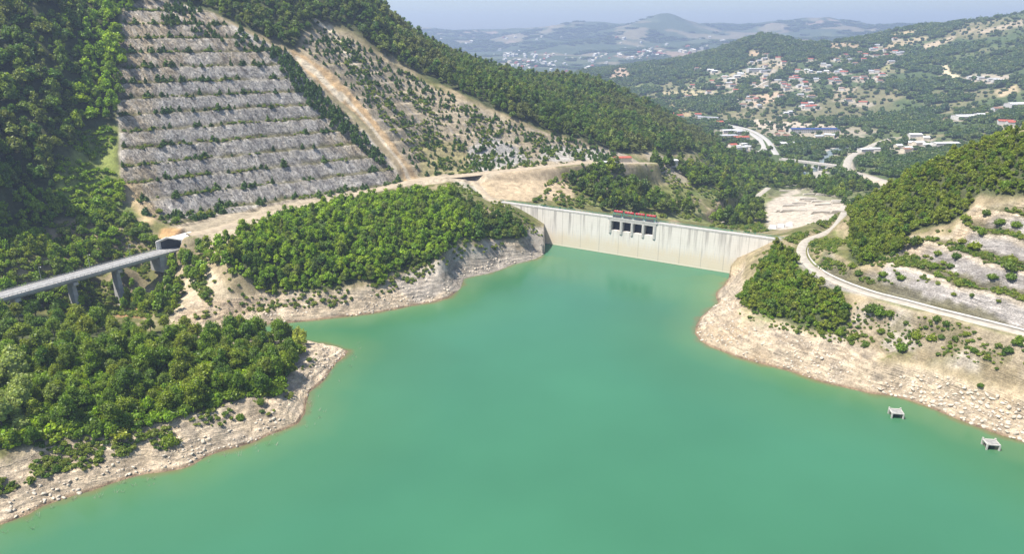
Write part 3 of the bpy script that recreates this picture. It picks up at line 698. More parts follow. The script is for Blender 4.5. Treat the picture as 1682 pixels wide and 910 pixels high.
#%%BUILD
# ------------------------------------------------------------------ plants
def foliage(name, ramp, trans=.46, rough=.7):
    ramp = [(min(r * 1.95, g * 1.85), g * 2.1, b_ * .95) for r, g, b_ in ramp]
    m = bpy.data.materials.new(name); m.use_nodes = True
    nt = m.node_tree; nt.nodes.clear()
    out = node(nt, 'ShaderNodeOutputMaterial')
    oi = node(nt, 'ShaderNodeObjectInfo')
    cr = node(nt, 'ShaderNodeValToRGB'); cr.color_ramp.interpolation = 'LINEAR'
    e = cr.color_ramp.elements
    e[0].position = 0; e[0].color = (*ramp[0], 1); e[1].position = 1; e[1].color = (*ramp[-1], 1)
    for i, c in enumerate(ramp[1:-1]): e.new((i + 1) / (len(ramp) - 1)).color = (*c, 1)
    nt.links.new(oi.outputs['Random'], cr.inputs[0])
    at = node(nt, 'ShaderNodeAttribute', attribute_name='tone')
    sc = node(nt, 'ShaderNodeVectorMath', operation='SCALE')
    nt.links.new(cr.outputs[0], sc.inputs[0]); nt.links.new(at.outputs['Fac'], sc.inputs['Scale'])
    d = node(nt, 'ShaderNodeBsdfDiffuse'); t = node(nt, 'ShaderNodeBsdfTranslucent'); g = node(nt, 'ShaderNodeBsdfGlossy')
    g.inputs['Roughness'].default_value = .45; g.inputs['Color'].default_value = (.8, .85, .8, 1)
    ty = node(nt, 'ShaderNodeVectorMath', operation='MULTIPLY'); ty.inputs[1].default_value = (1.25, 1.2, .6)
    nt.links.new(sc.outputs[0], d.inputs['Color']); nt.links.new(sc.outputs[0], ty.inputs[0]); nt.links.new(ty.outputs[0], t.inputs['Color'])
    m1 = node(nt, 'ShaderNodeMixShader'); m1.inputs[0].default_value = trans
    m2 = node(nt, 'ShaderNodeMixShader'); m2.inputs[0].default_value = .025
    nt.links.new(d.outputs[0], m1.inputs[1]); nt.links.new(t.outputs[0], m1.inputs[2])
    nt.links.new(m1.outputs[0], m2.inputs[1]); nt.links.new(g.outputs[0], m2.inputs[2])
    nt.links.new(m2.outputs[0], out.inputs['Surface'])
    return m
MF_BROAD = foliage('broad_leaves', [(0.0366, 0.0677, 0.0135), (0.0591, 0.0944, 0.0143), (0.0844, 0.1211, 0.0162), (0.0506, 0.0799, 0.0216), (0.1125, 0.1307, 0.0198), (0.0731, 0.1089, 0.0153), (0.1321, 0.1211, 0.0234), (0.0633, 0.0909, 0.027)])
MF_LUSH = foliage('lush_leaves', [(0.0676, 0.1137, 0.0126), (0.1115, 0.1653, 0.0162), (0.0845, 0.1323, 0.018), (0.1487, 0.1917, 0.018), (0.0575, 0.0926, 0.018), (0.1267, 0.1561, 0.0198), (0.1014, 0.1455, 0.0144)])
MF_DARK = foliage('dark_leaves', [(0.0317, 0.0616, 0.018), (0.045, 0.0788, 0.02), (0.0608, 0.0912, 0.022), (0.0767, 0.0862, 0.034), (0.0397, 0.0715, 0.026), (0.0846, 0.1084, 0.026), (0.0926, 0.0986, 0.046)])  # darker green leaf tones, mixed into several woods and the scrub
MF_OLIVE = foliage('olive_leaves', [(0.056, 0.0775, 0.0121), (0.0812, 0.1025, 0.0143), (0.1036, 0.1125, 0.0198), (0.0644, 0.0875, 0.0143), (0.112, 0.11, 0.0242), (0.0476, 0.07, 0.0154)])
MF_PINE = foliage('pine_needles', [(.024,.048,.020), (.034,.062,.022), (.044,.070,.024), (.030,.054,.026)], .15)
MF_SCRUB = foliage('scrub_leaves', [(.075,.105,.024), (.115,.125,.040), (.055,.085,.022), (.15,.14,.06), (.09,.12,.03)])
MF_PALE = foliage('pale_leaves', [(.13,.15,.085), (.15,.165,.10)])
MF_DRY = foliage('dry_leaves', [(.27,.19,.06), (.22,.17,.06)])
FH = foliage('far_leaves', [(.019,.037,.020), (.027,.046,.022), (.034,.052,.024), (.042,.057,.028)])
MF_MUTED = foliage('muted_leaves', [(0.0276, 0.0494, 0.016), (0.0391, 0.0621, 0.018), (0.0494, 0.069, 0.02), (0.0598, 0.0713, 0.026), (0.0345, 0.0575, 0.02), (0.069, 0.0805, 0.028)])
M_BARK = simple('bark', (.12, .095, .07), .95, 2.0, .3, .3)

ICO_V, ICO_F = None, None
def ico():
    global ICO_V, ICO_F
    if ICO_V is None:
        bm = bmesh.new(); bmesh.ops.create_icosphere(bm, subdivisions=2, radius=1)
        ICO_V = np.array([v.co[:] for v in bm.verts]); ICO_F = np.array([[v.index for v in f.verts] for f in bm.faces]); bm.free()
    return ICO_V, ICO_F
def leaf_mesh(name, lobes, n, size, seed, core=.8, rnd=.6, low=-.45, flat=1.0):
    """lobes: (x,y,z,r,tone); leaf sprays over the lobes plus a dense inside"""
    r = np.random.default_rng(seed)
    lb = np.array(lobes, float)
    p = lb[:, 3] ** 2; p /= p.sum()
    k = r.choice(len(lb), n, p=p)
    d = r.normal(size=(n * 3, 3)); d /= np.linalg.norm(d, axis=1)[:, None]
    d = d[d[:, 2] > low][:n]
    while len(d) < n:
        e = r.normal(size=(n, 3)); e /= np.linalg.norm(e, axis=1)[:, None]; d = np.concatenate([d, e[e[:, 2] > low]])[:n]
    c = lb[k, :3] + d * (lb[k, 3] * (.70 + .62 * r.random(n) ** 1.5))[:, None] * np.array([1, 1, flat])
    nm = d + r.normal(size=(n, 3)) * rnd; nm /= np.linalg.norm(nm, axis=1)[:, None]
    t = np.cross(nm, r.normal(size=(n, 3))); t /= np.linalg.norm(t, axis=1)[:, None]
    bt = np.cross(nm, t)
    s = size * r.uniform(.55, 1.35, n)[:, None]; s2 = s * r.uniform(.55, 1.0, n)[:, None]
    q = np.stack([c - t * s, c - bt * s2 + nm * s * .25, c + t * s, c + bt * s2 + nm * s * .25], 1).reshape(-1, 3)
    fq = np.arange(n * 4).reshape(n, 4)
    tone = lb[k, 4] * r.uniform(.6, 1.55, n)
    V, Fq, T = [q], [tuple(f) for f in fq], [np.repeat(tone, 4)]
    off = len(q)
    if core:
        iv, if_ = ico()
        for x, y, z, rr, tn in lb:
            V.append(iv * rr * core * np.array([1, 1, flat]) * r.uniform(.85, 1.12, len(iv))[:, None] + [x, y, z]); Fq += [tuple(f + off) for f in if_]
            T.append(np.full(len(iv), tn * .9)); off += len(iv)
    V = np.concatenate(V); T = np.concatenate(T)
    me = bpy.data.meshes.new(name); me.from_pydata(V.tolist(), [], Fq); me.update()
    at = me.attributes.new('tone', 'FLOAT', 'POINT'); at.data.foreach_set('value', T.astype(np.float32))
    return me
def crown_lobes(seed, R=3.4, zc=5.6, n=9, tall=1.0):
    n += 4
    r = np.random.default_rng(seed)
    out = [(r.uniform(-.5, .5), r.uniform(-.5, .5), zc, R * .66, 1.0), (r.uniform(-.4, .4), r.uniform(-.4, .4), zc + R * .62 * tall, R * .5, 1.12)]
    for i in range(n):
        a = 2 * math.pi * i / n * 1.618 + r.uniform(-.4, .4); h = r.uniform(-.55, .6) * tall
        rad = R * (.62 if h < .2 else .42) * r.uniform(.8, 1.2)
        out.append((math.cos(a) * rad, math.sin(a) * rad, zc + h * R, R * r.uniform(.2, .46), r.uniform(.68, 1.38)))
    return out
def trunk_mesh(seed):
    r = random.Random(seed); m = MB()
    a = (0, 0, -1.0); b = (r.uniform(-.2, .2), r.uniform(-.2, .2), 2.6); c = (b[0] + r.uniform(-.4, .4), b[1] + r.uniform(-.4, .4), 5.4)
    m.bar(a, b, .26, .2, 7); m.bar(b, c, .2, .1, 6)
    for i in range(4):
        t = i * 1.6 + r.random(); m.bar((b[0], b[1], 2.2 + .5 * i), (math.cos(t) * 1.9, math.sin(t) * 1.9, 4.2 + .5 * i), .11, .04, 5)
    return m.mesh('trunk')
def pine_mesh(name, seed, n=190):
    r = np.random.default_rng(seed)
    lobes = []
    for i in range(8):
        f = i / 7; rad = 1.05 * (1 - f) ** .8 + .12
        for j in range(max(1, int(4 * (1 - f)))):
            a = r.uniform(0, 6.28); lobes.append((math.cos(a) * rad * .55, math.sin(a) * rad * .55, .55 + 3.3 * f, rad * .62, r.uniform(.8, 1.2)))
    return leaf_mesh(name, lobes, n, .42, seed, .7, .7, -.6)
def bush_lobes(seed, n=6):
    r = np.random.default_rng(seed)
    return [(0, 0, .75, .95, 1)] + [(math.cos(a) * .8, math.sin(a) * .8, r.uniform(.4, .9), r.uniform(.45, .75), r.uniform(.75, 1.3)) for a in r.uniform(0, 6.28, n)]

# -- where plants stand
def jitter(x0, x1, y0, y1, sp, rng):
    nx, ny = int((x1 - x0) / sp) + 1, int((y1 - y0) / sp) + 1
    X, Y = np.meshgrid(np.arange(nx), np.arange(ny))
    X = x0 + (X + .5 * (Y % 2) + rng.uniform(-.42, .42, X.shape)) * sp; Y = y0 + (Y + rng.uniform(-.42, .42, Y.shape)) * sp
    return X.ravel(), Y.ravel()
def on_road(x, y, extra=1.5):
    bad = np.zeros(x.shape, bool)
    for ln, w in ROADS.values():
        m = (x > ln[:, 0].min() - 20) & (x < ln[:, 0].max() + 20) & (y > ln[:, 1].min() - 20) & (y < ln[:, 1].max() + 20)
        if m.any():
            d, _, _ = segdist(x[m], y[m], ln, closed=False); bad[m] |= d < w / 2 + extra
    return bad
def dry(x, y, m=2.0):
    d, s, _ = segdist(x, y, shore); ins = pip(x, y)
    return ~ins & (d > m)
def off_works(x, y):
    dn = (x - DAM_A[0]) * DAM_N[0] + (y - DAM_A[1]) * DAM_N[1]; dl = (x - DAM_A[0]) * DAM_D[0] + (y - DAM_A[1]) * DAM_D[1]
    s = (x - V_O[0]) * V_D[0] + (y - V_O[1]) * V_D[1]; n = (x - V_O[0]) * V_N[0] + (y - V_O[1]) * V_N[1]
    return ~((dn > -6) & (dn < 24) & (dl > -3) & (dl < DLEN + 4)) & ~((np.abs(n) < 8.5) & (s > -95) & (s < V_L + 20) & ((ground(x, y) > VZ - 12) | (s > V_L - 14)))
def spots(poly, yr, sp, seed, fuzz=0, keep=None, road=1.5, wet=2.0):
    rng = np.random.default_rng(seed)
    y0, y1 = yr
    ext = [ (p[0] - CX) / F_PX for p in poly]
    w0, w1 = .947 * y0 + 25, .947 * y1 + 75
    x0, x1 = min(min(ext) * w1, min(ext) * w0) - 5, max(max(ext) * w1, max(ext) * w0) + 5
    x, y = jitter(x0, x1, y0, y1, sp, rng)
    z = ground(x, y)
    u, v = project(x, y, z)
    if fuzz: u = u + fbm(x, y, 20, 3, seed) * fuzz; v = v + fbm(x, y, 20, 3, seed + 7) * fuzz
    m = inpoly(u, v, poly) & (np.abs(np.arctan2(x, y)) < math.radians(52))
    x, y, z = x[m], y[m], z[m]
    m = off_works(x, y) & ~on_road(x, y, road)
    if y0 < 600: m &= dry(x, y, wet)
    if keep is not None: m &= keep(x, y, z)
    return np.stack([x[m], y[m], z[m]], 1)

def scatter(name, pts, scl, idx, meshes, label, cat, group=None, tilt=.06, seed=1):
    r = np.random.default_rng(seed)
    n = len(pts)
    me = bpy.data.meshes.new(name); me.vertices.add(n); me.vertices.foreach_set('co', np.asarray(pts, np.float32).ravel())
    rot = np.stack([r.uniform(-tilt, tilt, n), r.uniform(-tilt, tilt, n), r.uniform(0, 6.283, n)], 1)
    scl = np.asarray(scl, float)
    if scl.ndim == 1: scl = np.stack([scl * r.uniform(.72, 1.35, n), scl * r.uniform(.72, 1.35, n), scl * r.uniform(.75, 1.4, n)], 1)
    for nm, typ, dat in (('turn', 'FLOAT_VECTOR', rot), ('size', 'FLOAT_VECTOR', scl)):
        a = me.attributes.new(nm, typ, 'POINT'); a.data.foreach_set('vector', dat.astype(np.float32).ravel())
    a = me.attributes.new('pick', 'INT', 'POINT'); a.data.foreach_set('value', np.asarray(idx, np.int32))
    col = bpy.data.collections.new(name + '_kinds')
    for i, m in enumerate(meshes): col.objects.link(bpy.data.objects.new('%s_kind_%02d' % (name, i), m))
    ng = bpy.data.node_groups.new(name, 'GeometryNodeTree')
    ng.interface.new_socket('Geometry', in_out='INPUT', socket_type='NodeSocketGeometry')
    ng.interface.new_socket('Geometry', in_out='OUTPUT', socket_type='NodeSocketGeometry')
    gi, go = ng.nodes.new('NodeGroupInput'), ng.nodes.new('NodeGroupOutput')
    ip = ng.nodes.new('GeometryNodeInstanceOnPoints'); ci = ng.nodes.new('GeometryNodeCollectionInfo')
    ci.inputs['Collection'].default_value = col; ci.inputs['Separate Children'].default_value = True; ci.inputs['Reset Children'].default_value = True
    def named(nm, typ):
        q = ng.nodes.new('GeometryNodeInputNamedAttribute'); q.data_type = typ; q.inputs['Name'].default_value = nm
        return next(o for o in q.outputs if o.enabled and o.name == 'Attribute')
    ip.inputs['Pick Instance'].default_value = True
    mp = ng.nodes.new('GeometryNodeMeshToPoints')
    ng.links.new(gi.outputs[0], mp.inputs['Mesh']); ng.links.new(mp.outputs[0], ip.inputs['Points'])
    ng.links.new(ci.outputs[0], ip.inputs['Instance'])
    ng.links.new(named('pick', 'INT'), ip.inputs['Instance Index'])
    er = ng.nodes.new('FunctionNodeEulerToRotation')
    ng.links.new(named('turn', 'FLOAT_VECTOR'), er.inputs[0]); ng.links.new(er.outputs[0], ip.inputs['Rotation'])
    ng.links.new(named('size', 'FLOAT_VECTOR'), ip.inputs['Scale'])
    ng.links.new(ip.outputs[0], go.inputs[0])
    o = bpy.data.objects.new(name, me); COL.objects.link(o)
    md = o.modifiers.new('spread', 'NODES'); md.node_group = ng
    return tag(o, label, cat, group, 'stuff')

def mats(meshes, m):
    for q in meshes: q.materials.clear(); q.materials.append(m)
    return meshes
# -- the near headland: every tree a thing
CR_NEAR = [leaf_mesh('crown', crown_lobes(300 + i, 3.2 + .2 * (i % 3), 5.2 + .4 * (i % 2), 11, (.85, 1.3, 1.0, 1.6, .75, 1.15)[i]), 1500, .30, 300 + i, .68, .75) for i in range(6)]
mats(CR_NEAR, MF_BROAD)
CR_PALE = mats([leaf_mesh('crown', crown_lobes(340 + i, 3.4, 5.4, 10, 1.0), 1150, .34, 340 + i) for i in range(2)], MF_PALE)
CR_DRY = mats([leaf_mesh('crown', crown_lobes(350, 3.0, 4.6, 9, .9), 800, .32, 350)], MF_DRY)
TRUNKS = mats([trunk_mesh(400 + i) for i in range(3)], M_BARK)
rr = np.random.default_rng(5)
pa = spots(FORESTS['headland'], YR['headland'], 8.2, 21, 3); pb = spots(FORESTS['headland'], YR['headland'], 5.2, 22, 3)
_ua, _va = project(*pa.T); _ub, _vb = project(*pb.T)
cut = lambda u: 572 - .03 * u
pts = np.concatenate([pa[(_va < cut(_ua)) & (_ua > -25)], pb[(_vb >= cut(_ub)) & (_ub > -45)]])
print('headland candidates', len(pts))
if len(pts) > 298: pts = pts[np.sort(rr.permutation(len(pts))[:298])]
_u, _v = project(*pts.T)
def tree(p, sc, crown, trunk, label, group, rz):
    t = thing('broadleaf_tree', (p[0], p[1], p[2] - .2), label, 'tree', group, rz)
    t.scale = (sc * random.uniform(.82, 1.2), sc * random.uniform(.82, 1.2), sc * random.uniform(.82, 1.25))
    for nm, me in (('trunk', trunk), ('crown', crown)):
        o = bpy.data.objects.new(nm, me); COL.objects.link(o); o.parent = t
    return t
print('headland trees', len(pts))
for i, p in enumerate(pts):
    edge = .85 if (_v[i] > 690 or _u[i] > 470) else .97
    sc = edge * (.66 + .7 * random.random() ** 1.4)
    if (_u[i] < 45 and 615 < _v[i] < 725):
        tree(p, 1.15 * sc, CR_PALE[i % 2], TRUNKS[i % 3], 'tall pale grey-green tree at the left edge of the near headland wood', 'pale trees at the edge of the headland wood', random.uniform(0, 6.28))
    elif abs(_u[i] - 492) < 9 and abs(_v[i] - 568) < 12:
        tree(p, .9, CR_DRY[0], TRUNKS[0], 'yellowing ochre tree at the tip of the near headland wood', 'yellowing trees at the headland tip', random.uniform(0, 6.28))
    else:
        tree(p, sc, CR_NEAR[int(rr.integers(6))], TRUNKS[i % 3], 'green broadleaf tree crowded into the dense wood on the near left headland', 'trees of the near headland wood', random.uniform(0, 6.28))

# -- middle distance woods, each one mass
CR_MID = [leaf_mesh('wood_crown', crown_lobes(500 + i, 2.5, 3.6 + .5 * (i % 2), 9, (.8, 1.35, 1.0, 1.7, .7)[i]), 460, .36, 500 + i, .68, .7) for i in range(5)]
def copies(meshes, m): return mats([q.copy() for q in meshes], m)
PINES = mats([pine_mesh('pine', 520 + i) for i in range(4)], MF_PINE)
BUSH = [leaf_mesh('bush', bush_lobes(540 + i), 190, .26, 540 + i, .75, .7, -.2) for i in range(4)]
LUSH, DARK, OLV = copies(CR_MID, MF_LUSH), copies(CR_MID, MF_DARK), copies(CR_MID, MF_OLIVE)
BU_SCRUB, BU_DARK = copies(BUSH, MF_SCRUB), copies(BUSH, MF_DARK)
r_ = np.random.default_rng(77)
P1 = spots(FORESTS['promontory'], YR['promontory'], 2.75, 31, 5)
dark1 = (project(P1[:, 0], P1[:, 1], P1[:, 2])[0] + fbm(P1[:, 0], P1[:, 1], 30, 3, 9) * 90 > 760)
pk = np.where(dark1 | (r_.random(len(P1)) < .22), 5 + r_.integers(0, 5, len(P1)), r_.integers(0, 5, len(P1)))
scatter('promontory_wood', P1, .38 + .75 * r_.random(len(P1)) ** 1.6, pk, LUSH + DARK, 'lush green wood covering the promontory below the bench road', 'woodland')
P2 = spots(FORESTS['left'], YR['left'], 4.8, 32, 6, keep=lambda x, y, z: ~inpoly(*project(x, y, z), [(140,218),(196,198),(203,300),(188,345),(112,355),(88,305),(112,255)]))
P2b = spots([(105,225),(192,205),(205,300),(195,350),(110,360),(90,305)], (400, 520), 2.9, 33, 5, keep=lambda x, y, z: fbm(x, y, 18, 3, 61) > -.22)
n2 = len(P2)
u2, v2 = project(P2[:, 0], P2[:, 1], P2[:, 2])
pick2 = np.where((u2 + fbm(P2[:, 0], P2[:, 1], 40, 3, 63) * 40 > 132) | (v2 > 320), r_.integers(0, 5, n2), 5 + r_.integers(0, 5, n2))
scatter('hillside_forest', np.concatenate([P2, P2b]), np.concatenate([.75 + 1.3 * r_.random(n2) ** 1.7, r_.uniform(.7, 2.0, len(P2b))]), np.concatenate([pick2, 10 + r_.integers(0, 4, len(P2b))]), LUSH + DARK + copies(BUSH, MF_LUSH), 'tall dark forest on the steep mountainside left of the rock cutting', 'forest')
P3 = spots(FORESTS['crest'], YR['crest'], 5.2, 34, 5)
tn = fbm(P3[:, 0], P3[:, 1], 70, 3, 66)
brown = copies(CR_MID[:3], foliage('drier_leaves', [(.062,.066,.034), (.080,.078,.042), (.056,.066,.030)])); pal = copies(CR_MID[:1], MF_PALE)
u3, v3 = project(P3[:, 0], P3[:, 1], P3[:, 2])
pick3 = np.where(r_.random(len(P3)) < .02, 13, np.where((tn > .15) & (u3 > 640), 10 + r_.integers(0, 3, len(P3)), np.where(r_.random(len(P3)) < .45, r_.integers(0, 5, len(P3)), 5 + r_.integers(0, 5, len(P3)))))
scatter('ridge_forest', P3, .7 + 1.1 * r_.random(len(P3)) ** 1.6, pick3, copies(CR_MID, MF_MUTED) + DARK + brown + pal, 'mixed forest along the mountain crest and the ridge above the tan slope', 'forest')
PB = spots(FORESTS['promontory'], YR['promontory'], 2.6, 131, 9)
PB2 = spots(FORESTS['right_wedge'], YR['right_wedge'], 2.3, 132, 9); PB3 = spots(FORESTS['headland'], YR['headland'], 1.9, 133, 8, keep=lambda x, y, z: project(x, y, z)[1] > 575)
PBB = np.concatenate([PB, PB2, PB3])
scatter('underbrush', PBB, np.concatenate([r_.uniform(.5, 1.4, len(PB) + len(PB2)), .6 + 1.7 * r_.random(len(PB3)) ** 1.5]), r_.integers(0, 8, len(PBB)), copies(BUSH, MF_LUSH) + copies(BUSH, MF_BROAD), 'tangled green underbrush between the trees and at the wood edges', 'underbrush', tilt=.2)
P4 = spots(FORESTS['right_hill'], YR['right_hill'], 2.5, 35, 5)
scatter('right_hill_wood', P4, .36 + .6 * r_.random(len(P4)) ** 1.6, np.where(r_.random(len(P4)) < .75, r_.integers(0, 5, len(P4)), 5 + r_.integers(0, 5, len(P4))), OLV + copies(CR_MID, MF_BROAD), 'low olive green wood covering the hill on the right bank', 'woodland')
P5 = spots(FORESTS['right_wedge'], YR['right_wedge'], 2.4, 36, 4)
scatter('right_bank_wood', P5, .34 + .6 * r_.random(len(P5)) ** 1.6, np.where(r_.random(len(P5)) < .65, r_.integers(0, 5, len(P5)), 5 + r_.integers(0, 5, len(P5))), copies(CR_MID, MF_BROAD) + OLV, 'dense green wood between the gravel road and the right shore', 'woodland')
# hillside and ravine about the viaduct
rav = [(-250,395),(0,385),(60,372),(130,362),(210,352),(258,390),(265,412),(330,415),(400,400),(385,445),(370,500),(345,505),(300,450),(290,520),(240,520),(170,520),(100,515),(0,505),(-250,560)]
bare = [(322,425),(390,450),(398,500),(425,525),(300,538),(285,520),(296,500),(345,508),(352,480),(335,445)]
P6 = spots(rav, (300, 470), 4.4, 37, 4, keep=lambda x, y, z: ~inpoly(*project(x, y, z), bare) & (fbm(x, y, 16, 3, 67) > -.16) & ~(((x - V_O[0]) * V_N[0] + (y - V_O[1]) * V_N[1] > 0) & ((x - V_O[0]) * V_N[0] + (y - V_O[1]) * V_N[1] < 22) & (np.abs((x - V_O[0]) * V_D[0] + (y - V_O[1]) * V_D[1] - 32) < 40) & (vnoise(x * 3, y * 3, 5) < .55)))
P6b = spots(rav, (300, 470), 2.2, 38, 4, keep=lambda x, y, z: ~inpoly(*project(x, y, z), bare) & (fbm(x, y, 12, 3, 68) > -.1))
scatter('ravine_wood', np.concatenate([P6, P6b]), np.concatenate([r_.uniform(.55, 1.45, len(P6)), r_.uniform(.6, 1.3, len(P6b))]), np.concatenate([np.where(r_.random(len(P6)) < .6, r_.integers(0, 5, len(P6)), 5 + r_.integers(0, 5, len(P6))), 10 + r_.integers(0, 4, len(P6b))]), copies(CR_MID, MF_BROAD) + LUSH + BU_SCRUB, 'scattered trees and bushes on the slopes round the road viaduct', 'woodland')
# left bank below the dam
dsw = [(870,342),(900,290),(945,285),(960,272),(1040,272),(1090,268),(1140,255),(1180,250),(1290,268),(1330,290),(1300,300),(1262,312),(1250,340),(1262,385),(1200,380),(1120,360),(1000,345)]
P7 = spots(dsw, (540, 1150), 6.0, 39, 6, road=5, keep=lambda x, y, z: (fbm(x, y, 45, 3, 69) > .04) & ~inpoly(*project(x, y, z), [(780,290),(900,285),(935,305),(940,330),(790,330)]))
rvl = [(1262,312),(1300,296),(1340,300),(1400,300),(1440,315),(1440,345),(1395,350),(1380,330),(1300,310)]
P7b = spots(rvl, (640, 1050), 7.0, 40, 5, keep=lambda x, y, z: fbm(x, y, 35, 3, 70) > -.2)
P7 = np.concatenate([P7, P7b])
scatter('valley_wood', P7, r_.uniform(.9, 1.9, len(P7)), np.where(r_.random(len(P7)) < .55, r_.integers(0, 5, len(P7)), 5 + r_.integers(0, 5, len(P7))), copies(CR_MID, MF_MUTED) + copies(CR_MID, MF_BROAD), 'green wood filling the valley just below the dam', 'woodland')

# -- far valley and hills
FAR = [leaf_mesh('far_clump', [(0, 0, 3, 3, 1)] + [(math.cos(a) * 3.4, math.sin(a) * 3.4, 2.4 + (i % 3) * .7, 2.0 + (i % 2) * .6, .8 + .15 * (i % 4)) for i, a in enumerate(np.linspace(0, 5.4, 5) + k)], 70, 1.1, 560 + k, .85, .7, -.1) for k in range(4)]
mats(FAR, MF_DARK); FARG = copies(FAR, MF_BROAD)
MF_FAR = FH
HOUSE_AT = []
def hit(u, v, tmax=12000):            # first ground met along a sight line
    d = ray(u, v); t = np.exp(np.linspace(math.log(150), math.log(tmax), 6000))
    x, y, z = d[0] * t, d[1] * t, EYE + d[2] * t
    g = ground(x, y); k = np.nonzero(z < g)[0]
    if len(k) == 0: return None
    k = k[0]
    return np.array([x[k], y[k], g[k]])

# ------------------------------------------------------------------ houses in the valley
WALLS = {'white': simple('white_render', (.55, .53, .49), .9, .4, .12), 'cream': simple('cream_render', (.60, .53, .42), .9, .4, .12), 'grey': simple('grey_render', (.45, .44, .43), .9, .4, .12)}
ROOFS = {'red': simple('red_tiles', (.36, .10, .065), .85, .6, .25), 'brown': simple('brown_tiles', (.27, .15, .10), .85, .6, .25), 'white': simple('white_sheet', (.64, .64, .64), .5, .3, .10), 'grey': simple('grey_sheet', (.42, .43, .45), .6, .3, .12), 'blue': simple('blue_sheet', (.025, .06, .20), .5, .3, .12)}
M_PANE = simple('dark_panes', (.05, .06, .08), .3, .5, .1)
HOUSE_CACHE = {}
def house(u, v, w, dpt, h, wall, roof, label, group=None, rz=None, pitch=.35, cat='house', name='house', windows=False):
    p = hit(u, v)
    if p is None: return
    HOUSE_AT.append((p[0], p[1], max(w, dpt) * .6 + 4))
    rz = random.uniform(-.5, .5) if rz is None else rz
    t = thing(name, (p[0], p[1], p[2] - .1), label, cat, group, rz)
    key = (w, dpt, h, pitch)
    if key not in HOUSE_CACHE:
        a = MB(); a.prism([(-w/2, -3), (w/2, -3), (w/2, h), (-w/2, h)], -dpt/2, dpt/2)
        if pitch > .05: a.add([(-w/2, -dpt/2 + .01, h), (-w/2, dpt/2 - .01, h), (-w/2, 0, h + dpt * pitch * .5), (w/2, -dpt/2 + .01, h), (w/2, dpt/2 - .01, h), (w/2, 0, h + dpt * pitch * .5)], [(0, 1, 2), (3, 5, 4)])
        b = MB(); e = .5; rr = dpt / 2 + e; zz = h + dpt * pitch * .5 + .05; ze = h - e * pitch + .05; th = .25
        b.add([(sx * (w/2 + e), y, z + k) for sx in (-1, 1) for k in (0, th) for y, z in ((-rr, ze), (0, zz), (rr, ze))],
              [(0,1,7,6),(1,2,8,7),(3,9,10,4),(4,10,11,5),(0,3,4,1),(1,4,5,2),(6,7,10,9),(7,8,11,10),(0,6,9,3),(2,5,11,8)])
        g = MB(); g.box(-.6, .6, -.06, .1, 0, 1.4)
        HOUSE_CACHE[key] = (a.mesh('wall'), b.mesh('roof'), g.mesh('window'))
    a, b, g = HOUSE_CACHE[key]
    def piece(nm, me_, mt):
        o = bpy.data.objects.new(nm, me_.copy()); o.data.materials.clear(); o.data.materials.append(mt); COL.objects.link(o); o.parent = t
        return o
    piece('wall', a, WALLS[wall]); piece('roof', b, ROOFS[roof])
    if windows:
        n = max(2, int(w / 4))
        for lv in range(max(1, int(h / 3))):
            for k in range(n): piece('window', g, M_PANE).location = (-w / 2 + (k + .5) * w / n, -dpt / 2, .9 + lv * 2.9)
    return t
# the settlement beside the road
house(1198,218,34,16,6,'white','white','long white-roofed workshop on the near side of the curving road',None,.2,.12,'workshop','workshop',windows=True)
house(1191,226,44,18,5,'cream','grey','low pale flat-roofed hall just left of the curving road',None,.15,.06,'hall','hall',windows=True)
house(1213,221,14,10,7,'white','grey','tall white house beside the outer curve of the road',None,.4,windows=True)
house(1216,232,30,13,8,'white','red','big white building with a long red roof inside the road bend',None,.25,.3,windows=True)
house(1203,242,12,10,5,'white','red','small red-roofed house at the foot of the big red-roofed building',None,.3)
for i, (u, v, w) in enumerate([(1208,244,16),(1216,246,20),(1226,244,14),(1221,240,10)]):
    house(u, v, w, 10, 5, 'white', 'white', 'white flat-roofed building packed below the big red-roofed building', 'white buildings inside the road bend', None, .08)
house(1180,204,18,12,6,'white','red','red-roofed white house up the road from the workshop',None,.2)
house(1163,196,46,12,6,'grey','grey','long grey shed lying along the upper road',None,-.5,.12,'shed','shed')
for u, v in [(1146,191),(1101,190),(1110,197),(1116,193)]:
    house(u, v, 15, 11, 6, 'white', 'red', 'white house with a red roof where the upper road leaves the wooded ridge', 'red-roofed houses at the foot of the ridge')
for u, v in [(1285,239),(1302,239)]:
    house(u, v, 16, 10, 5, 'white', 'white', 'white shed among trees to the right of the road bend', 'white sheds right of the road bend')
for u, v in [(1275,224),(1283,219),(1290,226)]:
    house(u, v, 12, 9, 5, 'cream', 'brown', 'small brown-roofed house between the road bend and the blue-roofed hall', 'brown-roofed houses beside the road bend')
house(1340,217,104,14,7,'white','blue','long blue-roofed hall at the edge of the bare lot',None,0.0,.25,'hall','hall',windows=True)
for u, v in [(1344,228),(1362,226)]:
    house(u, v, 18, 11, 6, 'cream', 'grey', 'cream house with a grey roof in front of the blue-roofed hall', 'cream houses below the blue-roofed hall')
for u, v in [(1290,190),(1297,188)]:
    house(u, v, 10, 9, 8, 'white', 'white', 'tall narrow white house behind the bare lot', 'white houses behind the bare lot')
house(1421,249,22,12,5,'white','white','left of two white sheds right of the river',None,.2,.15,'shed','shed')
house(1437,248,18,12,5,'white','white','right of two white sheds right of the river, beside the olive trees',None,-.2,.15,'shed','shed')
house(1586,194,46,24,5,'white','white','wide white greenhouse on the lower right slope',None,.1,.2,'greenhouse','greenhouse')
house(1610,191,18,14,5,'white','white','small white greenhouse beside the wide one',None,.1,.2,'greenhouse','greenhouse')
house(1637,182,18,12,6,'grey','brown','dark brown-roofed house above the greenhouses',None,.1)
house(1650,203,22,12,5,'white','red','red-roofed house left of its twin above the right hill',None,-.3)
house(1664,205,20,12,5,'white','red','red-roofed house right of its twin above the right hill',None,-.2)
